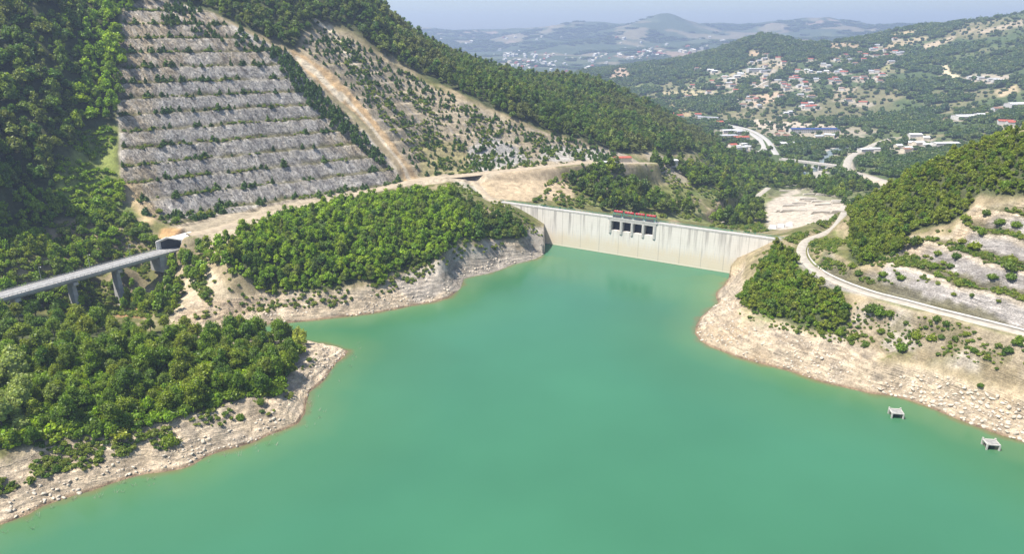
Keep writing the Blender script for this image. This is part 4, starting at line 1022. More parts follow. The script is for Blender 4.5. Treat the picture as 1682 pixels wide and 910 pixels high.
house(1670,174,44,20,5,'grey','white','pale greenhouse close to the right picture edge',None,.2,.25,'greenhouse','greenhouse')
house(1552,240,40,16,6,'white','white','long white warehouse just above the right wooded hill',None,.05,.12,'warehouse','warehouse')
for u, v, w in [(1490,247,16),(1502,225,22),(1508,238,18),(1522,242,12),(1475,243,10),(1498,238,12),(1520,230,10)]:
    house(u, v, w, 11, 5, random.choice(['white', 'cream']), 'white', 'pale house in the loose hamlet left of the long white warehouse', 'houses of the hamlet by the warehouse')
house(1487,250,13,10,6,'cream','brown','brown-roofed cream house in the hamlet by the warehouse')
for u, v in [(1599,128),(1616,129),(1632,131),(1640,133)]:
    house(u, v, 30, 9, 4, 'white', 'white', 'narrow white polytunnel in the row right of the bare quarry scar', 'polytunnels on the far slope', 0.0, .2, 'polytunnel', 'polytunnel')
HAM = [(1306,127),(1312,143),(1325,117),(1322,137),(1352,107),(1357,119),(1371,130),(1374,120),(1378,117),(1364,133),(1374,133),(1330,119),(1309,131),(1316,133),(1345,121),(1383,121),(1340,132),(1360,110)]
for i, (u, v) in enumerate(HAM):
    rf = 'red' if i % 3 == 0 else ('grey' if i % 3 == 1 else 'white')
    house(u, v, 14, 10, 6, 'white', rf, {'red': 'red-roofed white house in the hamlet halfway up the far slope', 'grey': 'grey-roofed white house in the hamlet halfway up the far slope', 'white': 'white-roofed white house in the hamlet halfway up the far slope'}[rf], rf + '-roofed houses of the slope hamlet')
for i, (u, v) in enumerate([(1321,173),(1330,172),(1335,177),(1318,177),(1327,178)]):
    rf = ('red', 'white')[i % 2]
    house(u, v, 16, 11, 6, 'white', rf, 'white house with a %s roof in the knot of houses above the bare lot' % rf, rf + '-roofed houses above the bare lot')
UP = [(1432,82),(1437,81),(1454,83),(1475,89),(1470,86),(1411,88),(1395,100),(1418,99),(1374,99),(1431,119),(1448,124),(1469,65),(1440,76),(1421,91),(1404,106),(1480,88),(1388,92),(1440,118)]
for i, (u, v) in enumerate(UP):
    rf = ('grey', 'red', 'brown')[i % 3]
    house(u, v, 15, 11, 6, 'white', rf, 'small %s-roofed house near the top of the far right slope' % rf, rf + '-roofed houses near the hilltop')
for i, (u, v) in enumerate([(1167,117),(1173,119),(1200,132),(1216,123),(1210,127),(1190,128)]):
    house(u, v, 20, 12, 6, 'white', 'white', 'pale house in the clearing under the cone-shaped hill', 'pale houses under the cone-shaped hill')
house(1241,117,52,20,9,'white','white','large white works building under the cone-shaped hill',None,.1,.1,'works building','works_building',windows=True)
house(1256,118,30,16,6,'white','grey','grey-roofed annex right of the large white works building',None,.1,.1,'annex','annex')
for u, v in [(1288,141),(1300,130),(1322,139),(1310,117),(1294,143)]:
    house(u, v, 14, 10, 6, 'white', 'red', 'red-roofed house on the slope right of the dirt track', 'red-roofed houses beside the dirt track')
house(1000,270,16,6,2.4,'white','white','low white-roofed shed beside the bench road',None,.0,.15,'shed','shed',windows=True)
house(1022,265,16,8,4,'cream','red','orange-red roofed shed beside the bench road',None,.2,.25,'shed','shed')
house(1096,269,20,9,4,'white','white','long white shed in the clearing of the left bank wood',None,.1,.12,'shed','shed')
# the far town
tw, tr = MB(), MB()
tw.prism([(-8, -4), (8, -4), (8, 7), (-8, 7)], -6, 6); tw.prism([(-9, 7.1), (9, 7.1), (0, 10.5)], -6.5, 6.5)
town_me = [tw.mesh('town_house') for _ in range(3)]
for m_, k in zip(town_me, ('white', 'cream')): m_.materials.append(WALLS[k])
town_me[2].materials.append(ROOFS['red'])
tr_ = np.random.default_rng(91); nt_ = 0
while nt_ < 170:
    u, v = tr_.uniform(690, 1190), tr_.choice([tr_.uniform(60, 118), tr_.uniform(84, 116)])
    p = hit(u, v)
    if p is None or p[1] < 3300 or p[1] > 7600: continue
    if fbm(p[:1], p[1:2], 420, 3, 93)[0] < -.12: continue
    k = int(tr_.choice([0, 0, 0, 1, 2]))
    o = bpy.data.objects.new('town_house', town_me[k]); COL.objects.link(o); o.location = p; o.rotation_euler = (0, 0, tr_.uniform(0, 3.1)); o.scale = [tr_.uniform(.8, 2.0)] * 3
    c_ = ('white', 'cream', 'reddish')[k]
    tag(o, 'tiny %s house in the hazy town on the far plain and hills' % c_, 'house', c_ + ' houses of the far town'); nt_ += 1

# loose houses among the trees of the far slope
tr3 = np.random.default_rng(95); n_s = 0
while n_s < 52:
    u, v = tr3.uniform(1100, 1500), tr3.uniform(88, 195)
    p = hit(u, v)
    if p is None or p[1] < 1300 or p[1] > 3000 or fbm(p[:1], p[1:2], 170, 3, 94)[0] < .03 or on_road(p[:1], p[1:2], 6)[0]: continue
    rf = ('brown', 'red', 'brown', 'grey')[n_s % 4]
    house(u, v, 13 + 3 * (n_s % 3), 10, 6, ('white', 'cream')[n_s % 2], rf, '%s-roofed house standing loose among the trees of the far slope' % rf, rf + '-roofed houses loose on the far slope'); n_s += 1
# far trees keep clear of houses, roads and fields
HA = np.array(HOUSE_AT)
for hx, hy, hr in HA:
    i0, i1 = np.searchsorted(RR, [math.hypot(hx, hy) - hr * 2.5, math.hypot(hx, hy) + hr * 2.5]); ah = math.atan2(hx, hy); da = hr * 2.5 / math.hypot(hx, hy)
    j0, j1 = np.searchsorted(AA, [ah - da, ah + da])
    q = np.hypot(GX[i0:i1, j0:j1] - hx, GY[i0:i1, j0:j1] - hy)
    k = (smooth(hr * 1.9, hr * 1.2, q + N_mid[i0:i1, j0:j1] * hr * .6) * .85)[..., None]
    C[i0:i1, j0:j1] = C[i0:i1, j0:j1] * (1 - k) + np.array((.31, .27, .21)) * k
terrain.data.color_attributes['soil'].data.foreach_set('color', np.concatenate([C, ROCKY[..., None]], -1).astype(np.float32).ravel())
def far_ok(x, y, z):
    c = sample(C, x, y); ok = c[:, 0] < c[:, 1] * .98
    for hx, hy, hr in HA: ok &= (np.hypot(x - hx, y - hy) > hr * 1.15) & ~((np.abs(x - hx * y / hy) < hr * 1.0) & (y < hy) & (y > hy - 42))
    return ok
far_poly = [(940,122),(1010,105),(1130,70),(1255,30),(1330,50),(1682,-20),(2100,-40),(2100,300),(1690,235),(1480,330),(1300,262),(1180,246),(1060,180),(960,140)]
PF = spots(far_poly, (860, 1500), 8.0, 41, 0, road=10, keep=lambda x, y, z: far_ok(x, y, z) & (fbm(x, y, 60, 3, 71) > -.16))
PF2 = spots(far_poly, (1500, 3000), 12.5, 42, 0, keep=lambda x, y, z: far_ok(x, y, z) & ((fbm(x, y, 110, 4, 72) > -.16) | inpoly(*project(x, y, z), [(1120,104),(1200,70),(1255,44),(1306,68),(1304,98),(1240,101),(1225,112),(1130,118)])), wet=-1)
PF3 = spots(far_poly, (900, 3000), 24, 43, 0, keep=lambda x, y, z: np.hypot(*(np.zeros((2, len(x))))) < 1, wet=-1)
PFF = np.concatenate([PF, PF2, PF3])
szf = np.concatenate([r_.uniform(.75, 1.5, len(PF)), r_.uniform(1.0, 2.1, len(PF2)), r_.uniform(.45, 1.3, len(PF3))])
scatter('valley_trees', PFF, szf, r_.integers(0, 8, len(PFF)), copies(FAR, FH) + copies(FAR, MF_MUTED), 'hazy woods and scattered trees over the far valley and hills', 'woodland', tilt=.1)
PG = spots([(660,50),(1200,20),(1480,35),(1700,40),(1700,60),(1200,130),(940,128),(840,122)], (3300, 8000), 55, 44, 0, keep=lambda x, y, z: far_ok(x, y, z) & (fbm(x, y, 330, 3, 73) > -.05), wet=-1)
scatter('distant_woods', PG, np.stack([r_.uniform(5, 11, len(PG)), r_.uniform(4, 7, len(PG)), r_.uniform(1.2, 2.4, len(PG))], 1), r_.integers(0, 4, len(PG)), copies(FAR, FH), 'blue-hazed woods on the far plain and hills', 'woodland')

# ------------------------------------------------------------------ young pines on the cuttings
pmesh = mats([pine_mesh('young_pine', 620 + i, 210) for i in range(5)], MF_PINE)
flat_at = lambda x, y: sample(flat, x, y)
q1 = spots(ROCK_POLY, (400, 720), 4.2, 51, 4, keep=lambda x, y, z: (flat_at(x, y) > .5) & (fbm(x, y, 26, 3, 75) > -.2))
u1, v1 = project(*q1.T)
k1 = r_.random(len(q1)) < np.clip(.55 + .5 * smooth(330, 215, u1) + .4 * smooth(120, 60, v1), 0, .85)
q1 = q1[k1]
q2 = spots(FACE2_POLY, (540, 800), 4.6, 52, 5, keep=lambda x, y, z: (fbm(x, y, 24, 3, 76) > -.2) & ~inpoly(*project(x, y, z), CHUTE_POLY))
u2_, v2_ = project(*q2.T)
q2 = q2[r_.random(len(q2)) < np.clip(.46 + .4 * smooth(40, 0, v2_ - (110 + (u2_ - 620) * .42)), 0, .9)]
strip = [(455,85),(476,95),(512,135),(555,180),(592,217),(626,255),(640,275),(618,268),(584,240),(538,205),(496,160),(462,115)]
q3 = spots(strip, (500, 720), 2.8, 53, 4)
top3 = spots([(222,18),(300,2),(420,60),(480,90),(460,100),(390,80),(310,50),(230,50)], (520, 740), 4.4, 54, 4, keep=lambda x, y, z: fbm(x, y, 18, 3, 77) > -.1)
i1, i2 = r_.permutation(len(q1)), r_.permutation(len(q2))
print('pines', len(q1), len(q2), len(q3), len(top3))
def pines(P, label, group, lo, hi):
    for p in P:
        o = bpy.data.objects.new('young_pine', pmesh[int(r_.integers(5))]); COL.objects.link(o)
        s = r_.uniform(lo, hi); o.location = (p[0], p[1], p[2] - .3); o.scale = (s * r_.uniform(1.0, 1.5), s * r_.uniform(1.0, 1.5), s * r_.uniform(.8, 1.15)); o.rotation_euler = (0, 0, r_.uniform(0, 6.28))
        tag(o, label, 'pine', group)
pines(q1[i1[:150]], 'small dark pine rooted on a ledge of the grey stepped rock cutting', 'young pines on the stepped rock cutting', .9, 1.6)
pines(q2[i2[:140]], 'small dark pine scattered on the tan slope right of the bare chute', 'young pines on the tan slope', .8, 1.5)
rest = np.concatenate([q1[i1[150:]], q2[i2[140:]], q3, top3])
scatter('pine_thicket', rest, np.concatenate([r_.uniform(.6, 1.2, len(q1[i1[150:]]) + len(q2[i2[140:]])), r_.uniform(.9, 1.6, len(q3)), r_.uniform(.9, 1.5, len(top3))]), r_.integers(0, 5, len(rest)), copies(pmesh, MF_PINE), 'belt of close young pines beside the bare earth chute and above the rock cutting', 'pine thicket')
o = bpy.data.objects.new('young_pine', pmesh[0]); COL.objects.link(o); o.location = hit(654, 297); o.scale = (1.7, 1.7, 1.6)
tag(o, 'single large dark pine standing at the foot of the bare chute by the bench road', 'pine')

# ------------------------------------------------------------------ shrubs and scrub
bmesh_ = mats([leaf_mesh('shrub', bush_lobes(640 + i, 7), 420, .20, 640 + i, .75, .7, -.2) for i in range(4)], MF_BROAD)
def shrub(u, v, s, label, group=None):
    p = hit(u, v)
    o = bpy.data.objects.new('shrub', bmesh_[int(r_.integers(4))]); COL.objects.link(o)
    o.location = p; o.scale = (s, s, s * r_.uniform(.9, 1.15)); o.rotation_euler = (0, 0, r_.uniform(0, 6.28))
    tag(o, label, 'shrub', group)
shrub(1431,514,2.6,'largest dark green shrub just below the gravel road')
shrub(1446,518,2.2,'dark green shrub touching the right side of the largest one below the gravel road')
shrub(1461,522,1.7,'smaller shrub at the right end of the clump below the gravel road')
shrub(1538,530,1.5,'round dark shrub at the lower edge of the gravel road, left of a pair')
shrub(1554,535,1.3,'round olive shrub at the lower edge of the gravel road, right of a pair')
shrub(1480,576,1.9,'bright green round shrub low on the pale rocky right bank')
shrub(1610,638,1.0,'lone small shrub on the bare rocks close above the water')
for u, v, s in [(1504,556,2.0),(1530,560,1.7),(1546,556,1.3),(1463,553,1.3),(1446,548,1.4),(1421,570,1.4),(1405,556,1.5),(1487,533,1.0),(1568,560,1.2),(1586,552,1.2),(1600,580,1.4),(1622,588,1.1),(1655,580,1.7),(1668,566,1.5),(1640,570,1.2),(1395,560,1.6),(1380,552,1.7),(1350,550,1.4),(1560,572,1.0),(1675,560,1.3),(1310,548,1.2),(1520,540,.9)]:
    shrub(u, v, s * .9, 'bushy green shrub on the dry bank between the gravel road and the bare shore rocks', 'shrubs on the right bank')
for u, v, s in [(1600,410,2.4),(1655,445,2.6),(1580,400,1.5),(1540,420,1.5),(1450,455,1.6),(1480,460,1.5),(1560,440,1.4),(1630,460,1.6),(1660,460,1.8),(1540,455,1.2),(1570,425,1.6),(1585,362,1.9),(1640,370,1.8),(1670,375,1.8),(1410,452,1.5),(1400,440,1.6),(1610,385,1.8),(1660,430,1.8),(1500,425,1.3),(1535,440,1.2),(1595,488,.9),(1566,486,.8),(1640,498,.8),(1620,355,1.6)]:
    shrub(u, v, s, 'green shrub on a ledge of the pale rock cutting above the gravel road', 'shrubs on the right rock cutting')
for u, v, s in [(288,366,2.4),(262,350,1.8),(330,356,2.1),(345,352,1.9),(320,360,1.6),(312,352,1.4),(240,372,1.4)]:
    shrub(u, v, s * .9, 'dark bush at the foot of the grey rock cutting above the tunnel mouth', 'bushes at the foot of the rock cutting')
for u, v, s in [(655,642,1.9),(282,735,2.2),(430,665,1.6),(395,690,1.3)][1:]:
    shrub(u, v, s, 'low green shrub alone on the bare shore below the headland wood', 'shrubs on the bare headland shore')
keep_b = lambda x, y, z: (z < 24)
b1 = spots([(0,745),(60,738),(130,722),(200,726),(280,700),(300,735),(240,752),(190,750),(150,770),(90,778),(40,800),(0,815),(-100,840),(-100,760)], (180, 330), 1.5, 55, 5, keep=lambda x, y, z: fbm(x, y, 9, 3, 81) > -.18)
b2 = spots([(300,690),(460,640),(500,590),(520,580),(500,640),(450,680),(360,705),(300,720)], (230, 350), 2.4, 56, 4, keep=lambda x, y, z: fbm(x, y, 9, 3, 82) > .12)
b3 = spots([(400,490),(560,470),(640,455),(740,410),(850,398),(860,405),(740,432),(650,480),(560,500),(430,515),(380,505)], (360, 500), 2.6, 57, 4, keep=lambda x, y, z: fbm(x, y, 10, 3, 83) > -.05)
b4 = spots([(1395,500),(1440,505),(1560,530),(1682,562),(1800,600),(1800,660),(1682,618),(1560,590),(1440,575),(1380,565),(1230,530),(1210,515),(1380,548)], (220, 400), 1.9, 58, 4, keep=lambda x, y, z: fbm(x, y, 8, 3, 84) > -.2)
b5 = spots([(1400,440),(1480,405),(1600,360),(1682,335),(1900,340),(1900,560),(1682,520),(1560,490),(1440,470),(1345,445),(1330,410)], (220, 470), 1.7, 59, 4, keep=lambda x, y, z: (flat_at(x, y) > .3) & (fbm(x, y, 10, 3, 85) > -.25))
b6 = spots([(540,60),(600,160),(655,235),(700,290),(780,285),(960,264),(1000,250),(850,205),(690,132),(600,80)], (540, 800), 2.6, 60, 4, keep=lambda x, y, z: (fbm(x, y, 12, 3, 86) > .06) & ~inpoly(*project(x, y, z), CHUTE_POLY))
b7 = spots(ROCK_POLY, (400, 720), 2.3, 61, 4, keep=lambda x, y, z: (flat_at(x, y) > .45) & (fbm(x, y, 14, 3, 87) > .08 - .3 * smooth(330, 220, project(x, y, z)[0])))
b8 = spots([(300,395),(345,395),(400,385),(395,440),(420,500),(520,500),(400,515),(300,530),(280,500),(300,440)], (330, 440), 4.0, 62, 4, keep=lambda x, y, z: fbm(x, y, 10, 3, 88) > .05)
b9 = spots(dsw, (540, 1100), 4.5, 63, 4, keep=lambda x, y, z: fbm(x, y, 16, 3, 89) > .0)
b11 = spots([(1232,440),(1265,405),(1300,388),(1385,345),(1400,400),(1345,425),(1325,400),(1306,415),(1300,440),(1260,450)], (380, 680), 2.2, 69, 4, keep=lambda x, y, z: fbm(x, y, 9, 3, 98) > -.1)
b12 = spots([(730,300),(800,345),(870,385),(900,400),(880,370),(830,335),(790,310)], (440, 640), 2.4, 70, 4, keep=lambda x, y, z: fbm(x, y, 9, 3, 99) > -.05)
b10 = spots([(310,385),(500,330),(690,285),(960,262),(960,275),(690,305),(500,345),(330,400)], (380, 760), 4.5, 64, 4, keep=lambda x, y, z: fbm(x, y, 16, 3, 90) > .25)
allb = [b1, b2, b3, b4, b5, b6, b7, b8, b9, b10, b11, b12]; lim = [(.4,1.0),(.4,.9),(.5,1.1),(.3,.75),(.4,.9),(.4,1.3),(.3,1.0),(.5,1.1),(.7,1.6),(.4,.8),(.4,1.2),(.4,1.0)]
BALL = np.concatenate(allb)
scatter('bank_scrub', BALL, np.concatenate([r_.uniform(*l, len(q)) for q, l in zip(allb, lim)]), np.where(r_.random(len(BALL)) < .6, r_.integers(0, 4, len(BALL)), 4 + r_.integers(0, 4, len(BALL))), BU_SCRUB + BU_DARK, 'low olive scrub over the banks and ledges', 'scrub', tilt=.2)
# broken rock along the water
def rock_mesh(seed):
    r = np.random.default_rng(seed); iv, if_ = ico()
    v = np.sign(iv) * np.abs(iv) ** .75 * np.array([1, .8, .55]) * r.uniform(.75, 1.2, len(iv))[:, None]
    return np_mesh('boulder', v, if_, False)
RK = mats([rock_mesh(700 + i) for i in range(5)], simple('pale_rock', (.50, .435, .35), .95, .7, .35, .4))
s1 = spots([(1440,640),(1480,610),(1560,620),(1640,650),(1682,660),(1900,720),(1900,860),(1682,735),(1600,705),(1500,665)], (200, 330), 1.7, 65, 3, wet=.4)
s2 = spots([(-100,850),(0,820),(120,780),(240,740),(330,715),(440,680),(500,620),(530,570),(580,565),(580,600),(500,700),(300,790),(0,880),(-100,960)], (150, 360), 1.9, 66, 3, wet=.3, keep=lambda x, y, z: (z < 8) & (fbm(x, y, 7, 3, 95) > -.1))
s3 = spots([(390,520),(640,480),(760,440),(860,400),(900,400),(910,420),(760,480),(640,530),(400,545)], (350, 560), 2.6, 67, 3, wet=.3, keep=lambda x, y, z: (z < 9) & (fbm(x, y, 7, 3, 96) > -.1))
s4 = spots([(1130,560),(1180,490),(1230,470),(1230,520),(1400,580),(1440,640),(1300,630)], (250, 470), 2.2, 68, 3, wet=.3, keep=lambda x, y, z: (z < 9) & (fbm(x, y, 7, 3, 97) > -.1))
SR = np.concatenate([s1, s2, s3, s4])
scatter('shore_rubble', SR, np.concatenate([r_.uniform(.3, 1.1, len(s1)), r_.uniform(.2, .75, len(s2)), r_.uniform(.3, .9, len(s3)), r_.uniform(.25, .8, len(s4))]), r_.integers(0, 5, len(SR)), RK, 'pale broken rocks lying along the waterline', 'rocks', tilt=.5)
# dead branches standing in the shallows
M_TWIG = simple('bleached_wood', (.42, .39, .32), .9, 2, .2)
def twig_mesh(seed):
    r = random.Random(seed); m = MB()
    for i in range(5):
        a = r.uniform(0, 6.28); l = r.uniform(.8, 2.2); m.bar((r.uniform(-.4, .4), r.uniform(-.4, .4), -.5), (math.cos(a) * l * .7, math.sin(a) * l * .7, l * r.uniform(.4, 1)), .045, .015, 4)
    return m.mesh('dead_branch')
TW = mats([twig_mesh(800 + i) for i in range(4)], M_TWIG)
tb = 0
while tb < 60:
    u, v = r_.uniform(0, 600), r_.uniform(560, 880)
    p = PZ(u, v, 0)
    d, _, _ = segdist(p[:1], p[1:2], shore)
    if not pip(p[:1], p[1:2])[0] or d[0] > r_.uniform(1.5, 11) or d[0] < 1: continue
    o = bpy.data.objects.new('dead_branch', TW[tb % 4]); COL.objects.link(o); o.location = (p[0], p[1], -.05); o.rotation_euler = (0, 0, r_.uniform(0, 6.28)); o.scale = [r_.uniform(.6, 1.2)] * 3
    tag(o, 'bleached dead branch poking out of the shallows off the near headland', 'branch', 'dead branches in the shallows'); tb += 1

# ------------------------------------------------------------------ the dam
M_CONC = bpy.data.materials.new('dam_concrete'); M_CONC.use_nodes = True
nt = M_CONC.node_tree; b = nt.nodes['Principled BSDF']
tc = node(nt, 'ShaderNodeTexCoord'); sx = node(nt, 'ShaderNodeSeparateXYZ'); nt.links.new(tc.outputs['Object'], sx.inputs[0])
def mapped(sc):
    m = node(nt, 'ShaderNodeMapping'); m.inputs['Scale'].default_value = sc; nt.links.new(tc.outputs['Object'], m.inputs[0]); return m.outputs[0]
def mixrgb(f, c1, c2):
    m = node(nt, 'ShaderNodeMix', data_type='RGBA'); m.clamp_factor = True
    if isinstance(f, (int, float)): m.inputs[0].default_value = f
    else: nt.links.new(f, m.inputs[0])
    for i, c in ((6, c1), (7, c2)):
        if isinstance(c, tuple): m.inputs[i].default_value = (*c, 1)
        else: nt.links.new(c, m.inputs[i])
    return m.outputs[2]
def rng(x, a, b_, c=0., d=1.):
    m = node(nt, 'ShaderNodeMapRange', clamp=True)
    for i, q in enumerate((a, b_, c, d)): m.inputs[i + 1].default_value = q
    nt.links.new(x, m.inputs[0]); return m.outputs[0]
st1 = noise(1.0, 4, .6, mapped((.34, .34, .018))); st2 = noise(1.0, 4, .65, mapped((1.1, 1.1, .05))); blot = noise(1.0, 6, .6, mapped((.09, .09, .14)))
up = rng(math_('ADD', sx.outputs['Z'], math_('MULTIPLY_ADD', st2, 16, -8)), 7, 13)
col = mixrgb(up, (.57, .485, .37), (.62, .575, .52))
col = mixrgb(math_('MULTIPLY', rng(blot, .4, .7), .45), col, (.56, .51, .44))
sm = math_('MULTIPLY', rng(st1, .50, .66), rng(math_('ADD', sx.outputs['Z'], math_('MULTIPLY_ADD', st2, 14, -7)), 8, 22))
col = mixrgb(math_('MULTIPLY', sm, .85), col, (.27, .245, .225))
col = mixrgb(math_('MULTIPLY', rng(st2, .55, .7), math_('MULTIPLY', up, .5)), col, (.29, .265, .245))
jx = math_('ABSOLUTE', math_('SUBTRACT', math_('FRACT', math_('DIVIDE', sx.outputs['X'], 15.2)), .5))
col = mixrgb(math_('MULTIPLY', rng(jx, .478, .492), math_('MULTIPLY_ADD', st2, .7, .1)), col, (.25, .225, .20))
lz = math_('ABSOLUTE', math_('SUBTRACT', math_('FRACT', math_('DIVIDE', sx.outputs['Z'], 2.0)), .5))
col = mixrgb(math_('MULTIPLY', rng(lz, .45, .49), .18), col, (.35, .31, .27))
col = mixrgb(math_('MULTIPLY', rng(sx.outputs['Z'], 1.3, .9), .8), col, (.64, .585, .47))
col = mixrgb(rng(sx.outputs['Z'], .35, .1), col, (.30, .24, .16))
nt.links.new(col, b.inputs['Base Color']); b.inputs['Roughness'].default_value = .9; b.inputs['Specular IOR Level'].default_value = .15
bp = node(nt, 'ShaderNodeBump'); bp.inputs['Strength'].default_value = .3; bp.inputs['Distance'].default_value = .3; nt.links.new(blot, bp.inputs['Height']); nt.links.new(bp.outputs[0], b.inputs['Normal'])
M_LIGHTC = simple('pale_concrete', (.47, .445, .41), .9, .5, .15)
M_MIDC = simple('grey_concrete', (.40, .395, .38), .9, .4, .18)
M_DARK = simple('steel_and_tunnel_dark', (.018, .022, .028), .5, 1, .2)  # gate steel; the same near-black paints the darkness in the tunnel
M_TEAL = simple('teal_paint', (.03, .26, .25), .5, 1, .1)
M_RED = simple('red_paint', (.36, .04, .045), .5, 1, .15)
M_CAB = simple('slate_panels', (.085, .10, .105), .6, 1.5, .3)
M_ASPH = simple('worn_asphalt', (.27, .268, .265), .9, .6, .18)
M_PAINT = simple('white_paint', (.75, .75, .73), .7, 1, .1)
M_STEEL = simple('galvanised_steel', (.42, .43, .44), .45, 1, .15, 0, .3)
dz = math.atan2(DAM_D[1], DAM_D[0])
dam = thing('dam', (DAM_A[0], DAM_A[1], 0), 'long straight pale concrete dam with dark streaks and four spillway openings', 'dam', None, dz)
def dam_prof(top): return [(0, -50), (7 + (22 + 50) * .7, -50), (7, 22 if top > 22 else top), (7, top), (0, top)] if top > 22 else [(0, -50), (7 + (top + 50) * .62, -50), (7, top - 1), (2, top), (0, top)]
def dam_wall(bm, x0, x1, top):
    pf = dam_prof(top); n = len(pf)
    bm.add([(x0, y, z) for y, z in pf] + [(x1, y, z) for y, z in pf], [tuple(range(n)), tuple(range(2*n-1, n-1, -1))] + [(i, i+n, (i+1) % n + n, (i+1) % n) for i in range(n)])
m = MB(); dam_wall(m, -8, 98.6, DAM_Z); dam_wall(m, 133.8, DLEN + 9, DAM_Z); dam_wall(m, 98.6, 133.8, 18.3)
m.build('wall', M_CONC, dam)
for a_, b_ in ((98.55, 100.4), (107.0, 109.0), (115.3, 117.1), (123.6, 125.5), (131.8, 133.85)):
    m = MB(); c_ = (a_ + b_) / 2
    m.add([(a_, -.3, 16), (c_, -.6, 16), (b_, -.3, 16), (b_, 6.6, 16), (a_, 6.6, 16), (a_, -.3, 25.2), (c_, -.6, 25.2), (b_, -.3, 25.2), (b_, 6.6, 25.2), (a_, 6.6, 25.2), (c_, .05, 14.8)], [(9, 8, 7, 6, 5), (0, 1, 6, 5), (1, 2, 7, 6), (2, 3, 8, 7), (3, 4, 9, 8), (4, 0, 5, 9), (1, 0, 10), (2, 1, 10), (0, 4, 3, 2, 10)])
    m.build('pier', M_LIGHTC, dam)
m = MB(); m.box(98.5, 133.9, -.35, 7.1, 25.21, 27.02); m.build('crest_bridge', M_LIGHTC, dam)
m = MB(); m.box(-8, 97.6, -.12, .25, DAM_Z - .1, DAM_Z + .95); m.box(134.8, DLEN + 9, -.12, .25, DAM_Z - .1, DAM_Z + .95); m.box(97.6, 134.8, -.47, -.15, DAM_Z - .1, DAM_Z + .95)
m.box(97.4, 97.75, -.47, .25, DAM_Z - .1, DAM_Z + .95); m.box(134.65, 135.0, -.47, .25, DAM_Z - .1, DAM_Z + .95); m.build('parapet', M_LIGHTC, dam)
m = MB(); m.box(-8, DLEN + 9, .4, 6.7, DAM_Z + .02, DAM_Z + .06); m.build('crest_road', M_MIDC, dam)
m = MB()
for i in range(int((DLEN + 16) / 2.5)):
    x = -8 + i * 2.5; m.box(x, x + .09, 6.8, 6.9, DAM_Z, DAM_Z + 1.25)
for z in (.45, .85, 1.22): m.box(-8, DLEN + 8, 6.82, 6.88, DAM_Z + z, DAM_Z + z + .07)
m.build('railing', M_TEAL, dam)
for a_, b_ in ((100.4, 107.0), (109.0, 115.3), (117.1, 123.6), (125.5, 131.8)):
    m = MB(); n = 10
    pf = [(3.2 + 2.2 * (1 - math.cos(i / n * 1.1)), 18.2 + 7 * i / n) for i in range(n + 1)]
    m.add([(a_, y, z) for y, z in pf] + [(b_, y, z) for y, z in pf] , [(i, i + 1, i + n + 2, i + n + 1) for i in range(n)])
    for k in range(1, 4): m.box(a_ + .05, b_ - .05, 3.0 + k * .22, 3.5 + k * .25, 18.3 + k * 1.7, 18.5 + k * 1.7)
    m.build('spillway_gate', M_DARK, dam)
place = ['first', 'second', 'third', 'fourth']
Rz = Matrix.Rotation(dz, 3, 'Z')
for i, cx_ in enumerate((103.9, 112.2, 120.4, 128.7)):
    w = Rz @ Vector((cx_, 1.0, 0))
    t = thing('gate_hoist', (DAM_A[0] + w.x, DAM_A[1] + w.y, DAM_Z + .06), 'red gate hoist over the %s spillway opening counted from the wooded promontory' % place[i], 'gate hoist', 'gate hoists on the dam crest', dz)
    m = MB(); m.box(-3.1, 2.6, 0, .9, .15, 2.3)
    for k in range(7): m.box(-3.0 + k * .8, -2.9 + k * .8, -.06, .02, .2, 2.25)
    m.build('cabinet', M_CAB, t)
    m = MB()
    for x in (-3.35, 3.15):
        for y in (.1, 4.6): m.box(x, x + .28, y, y + .28, 0, 3.4)
        m.box(x, x + .25, .1, 4.9, 3.2, 3.45)
    for y in (.12, 4.62): m.box(-3.35, 3.43, y, y + .24, 3.42, 3.7)
    m.add([(3.2, .2, 3.2), (3.4, .2, 3.2), (3.4, 4.6, .2), (3.2, 4.6, .2), (3.2, .2, 2.9), (3.4, .2, 2.9), (3.4, 4.6, -.0), (3.2, 4.6, 0)], [(0,1,2,3), (4,7,6,5), (0,4,5,1), (1,5,6,2), (2,6,7,3), (3,7,4,0)])
    m.build('frame', M_TEAL, t)
    for x0, x1 in ((-3.3, -1.1), (-.9, 1.2), (1.4, 3.4)):
        m = MB(); yc, zc, r0 = 2.6, 4.45, .85
        pts8 = [(yc + r0 * math.cos(k * math.pi / 5), zc + r0 * math.sin(k * math.pi / 5)) for k in range(10)]
        m.add([(x0, y, z) for y, z in pts8] + [(x1, y, z) for y, z in pts8], [tuple(range(9, -1, -1)), tuple(range(10, 20))] + [(k, (k + 1) % 10, (k + 1) % 10 + 10, k + 10) for k in range(10)])
        m.build('hoist_drum', M_RED, t)
    m = MB(); m.box(-1.08, -.92, 2.0, 3.3, 3.8, 5.4); m.box(1.22, 1.38, 2.0, 3.3, 3.8, 5.4); m.build('bearing', M_PAINT, t)

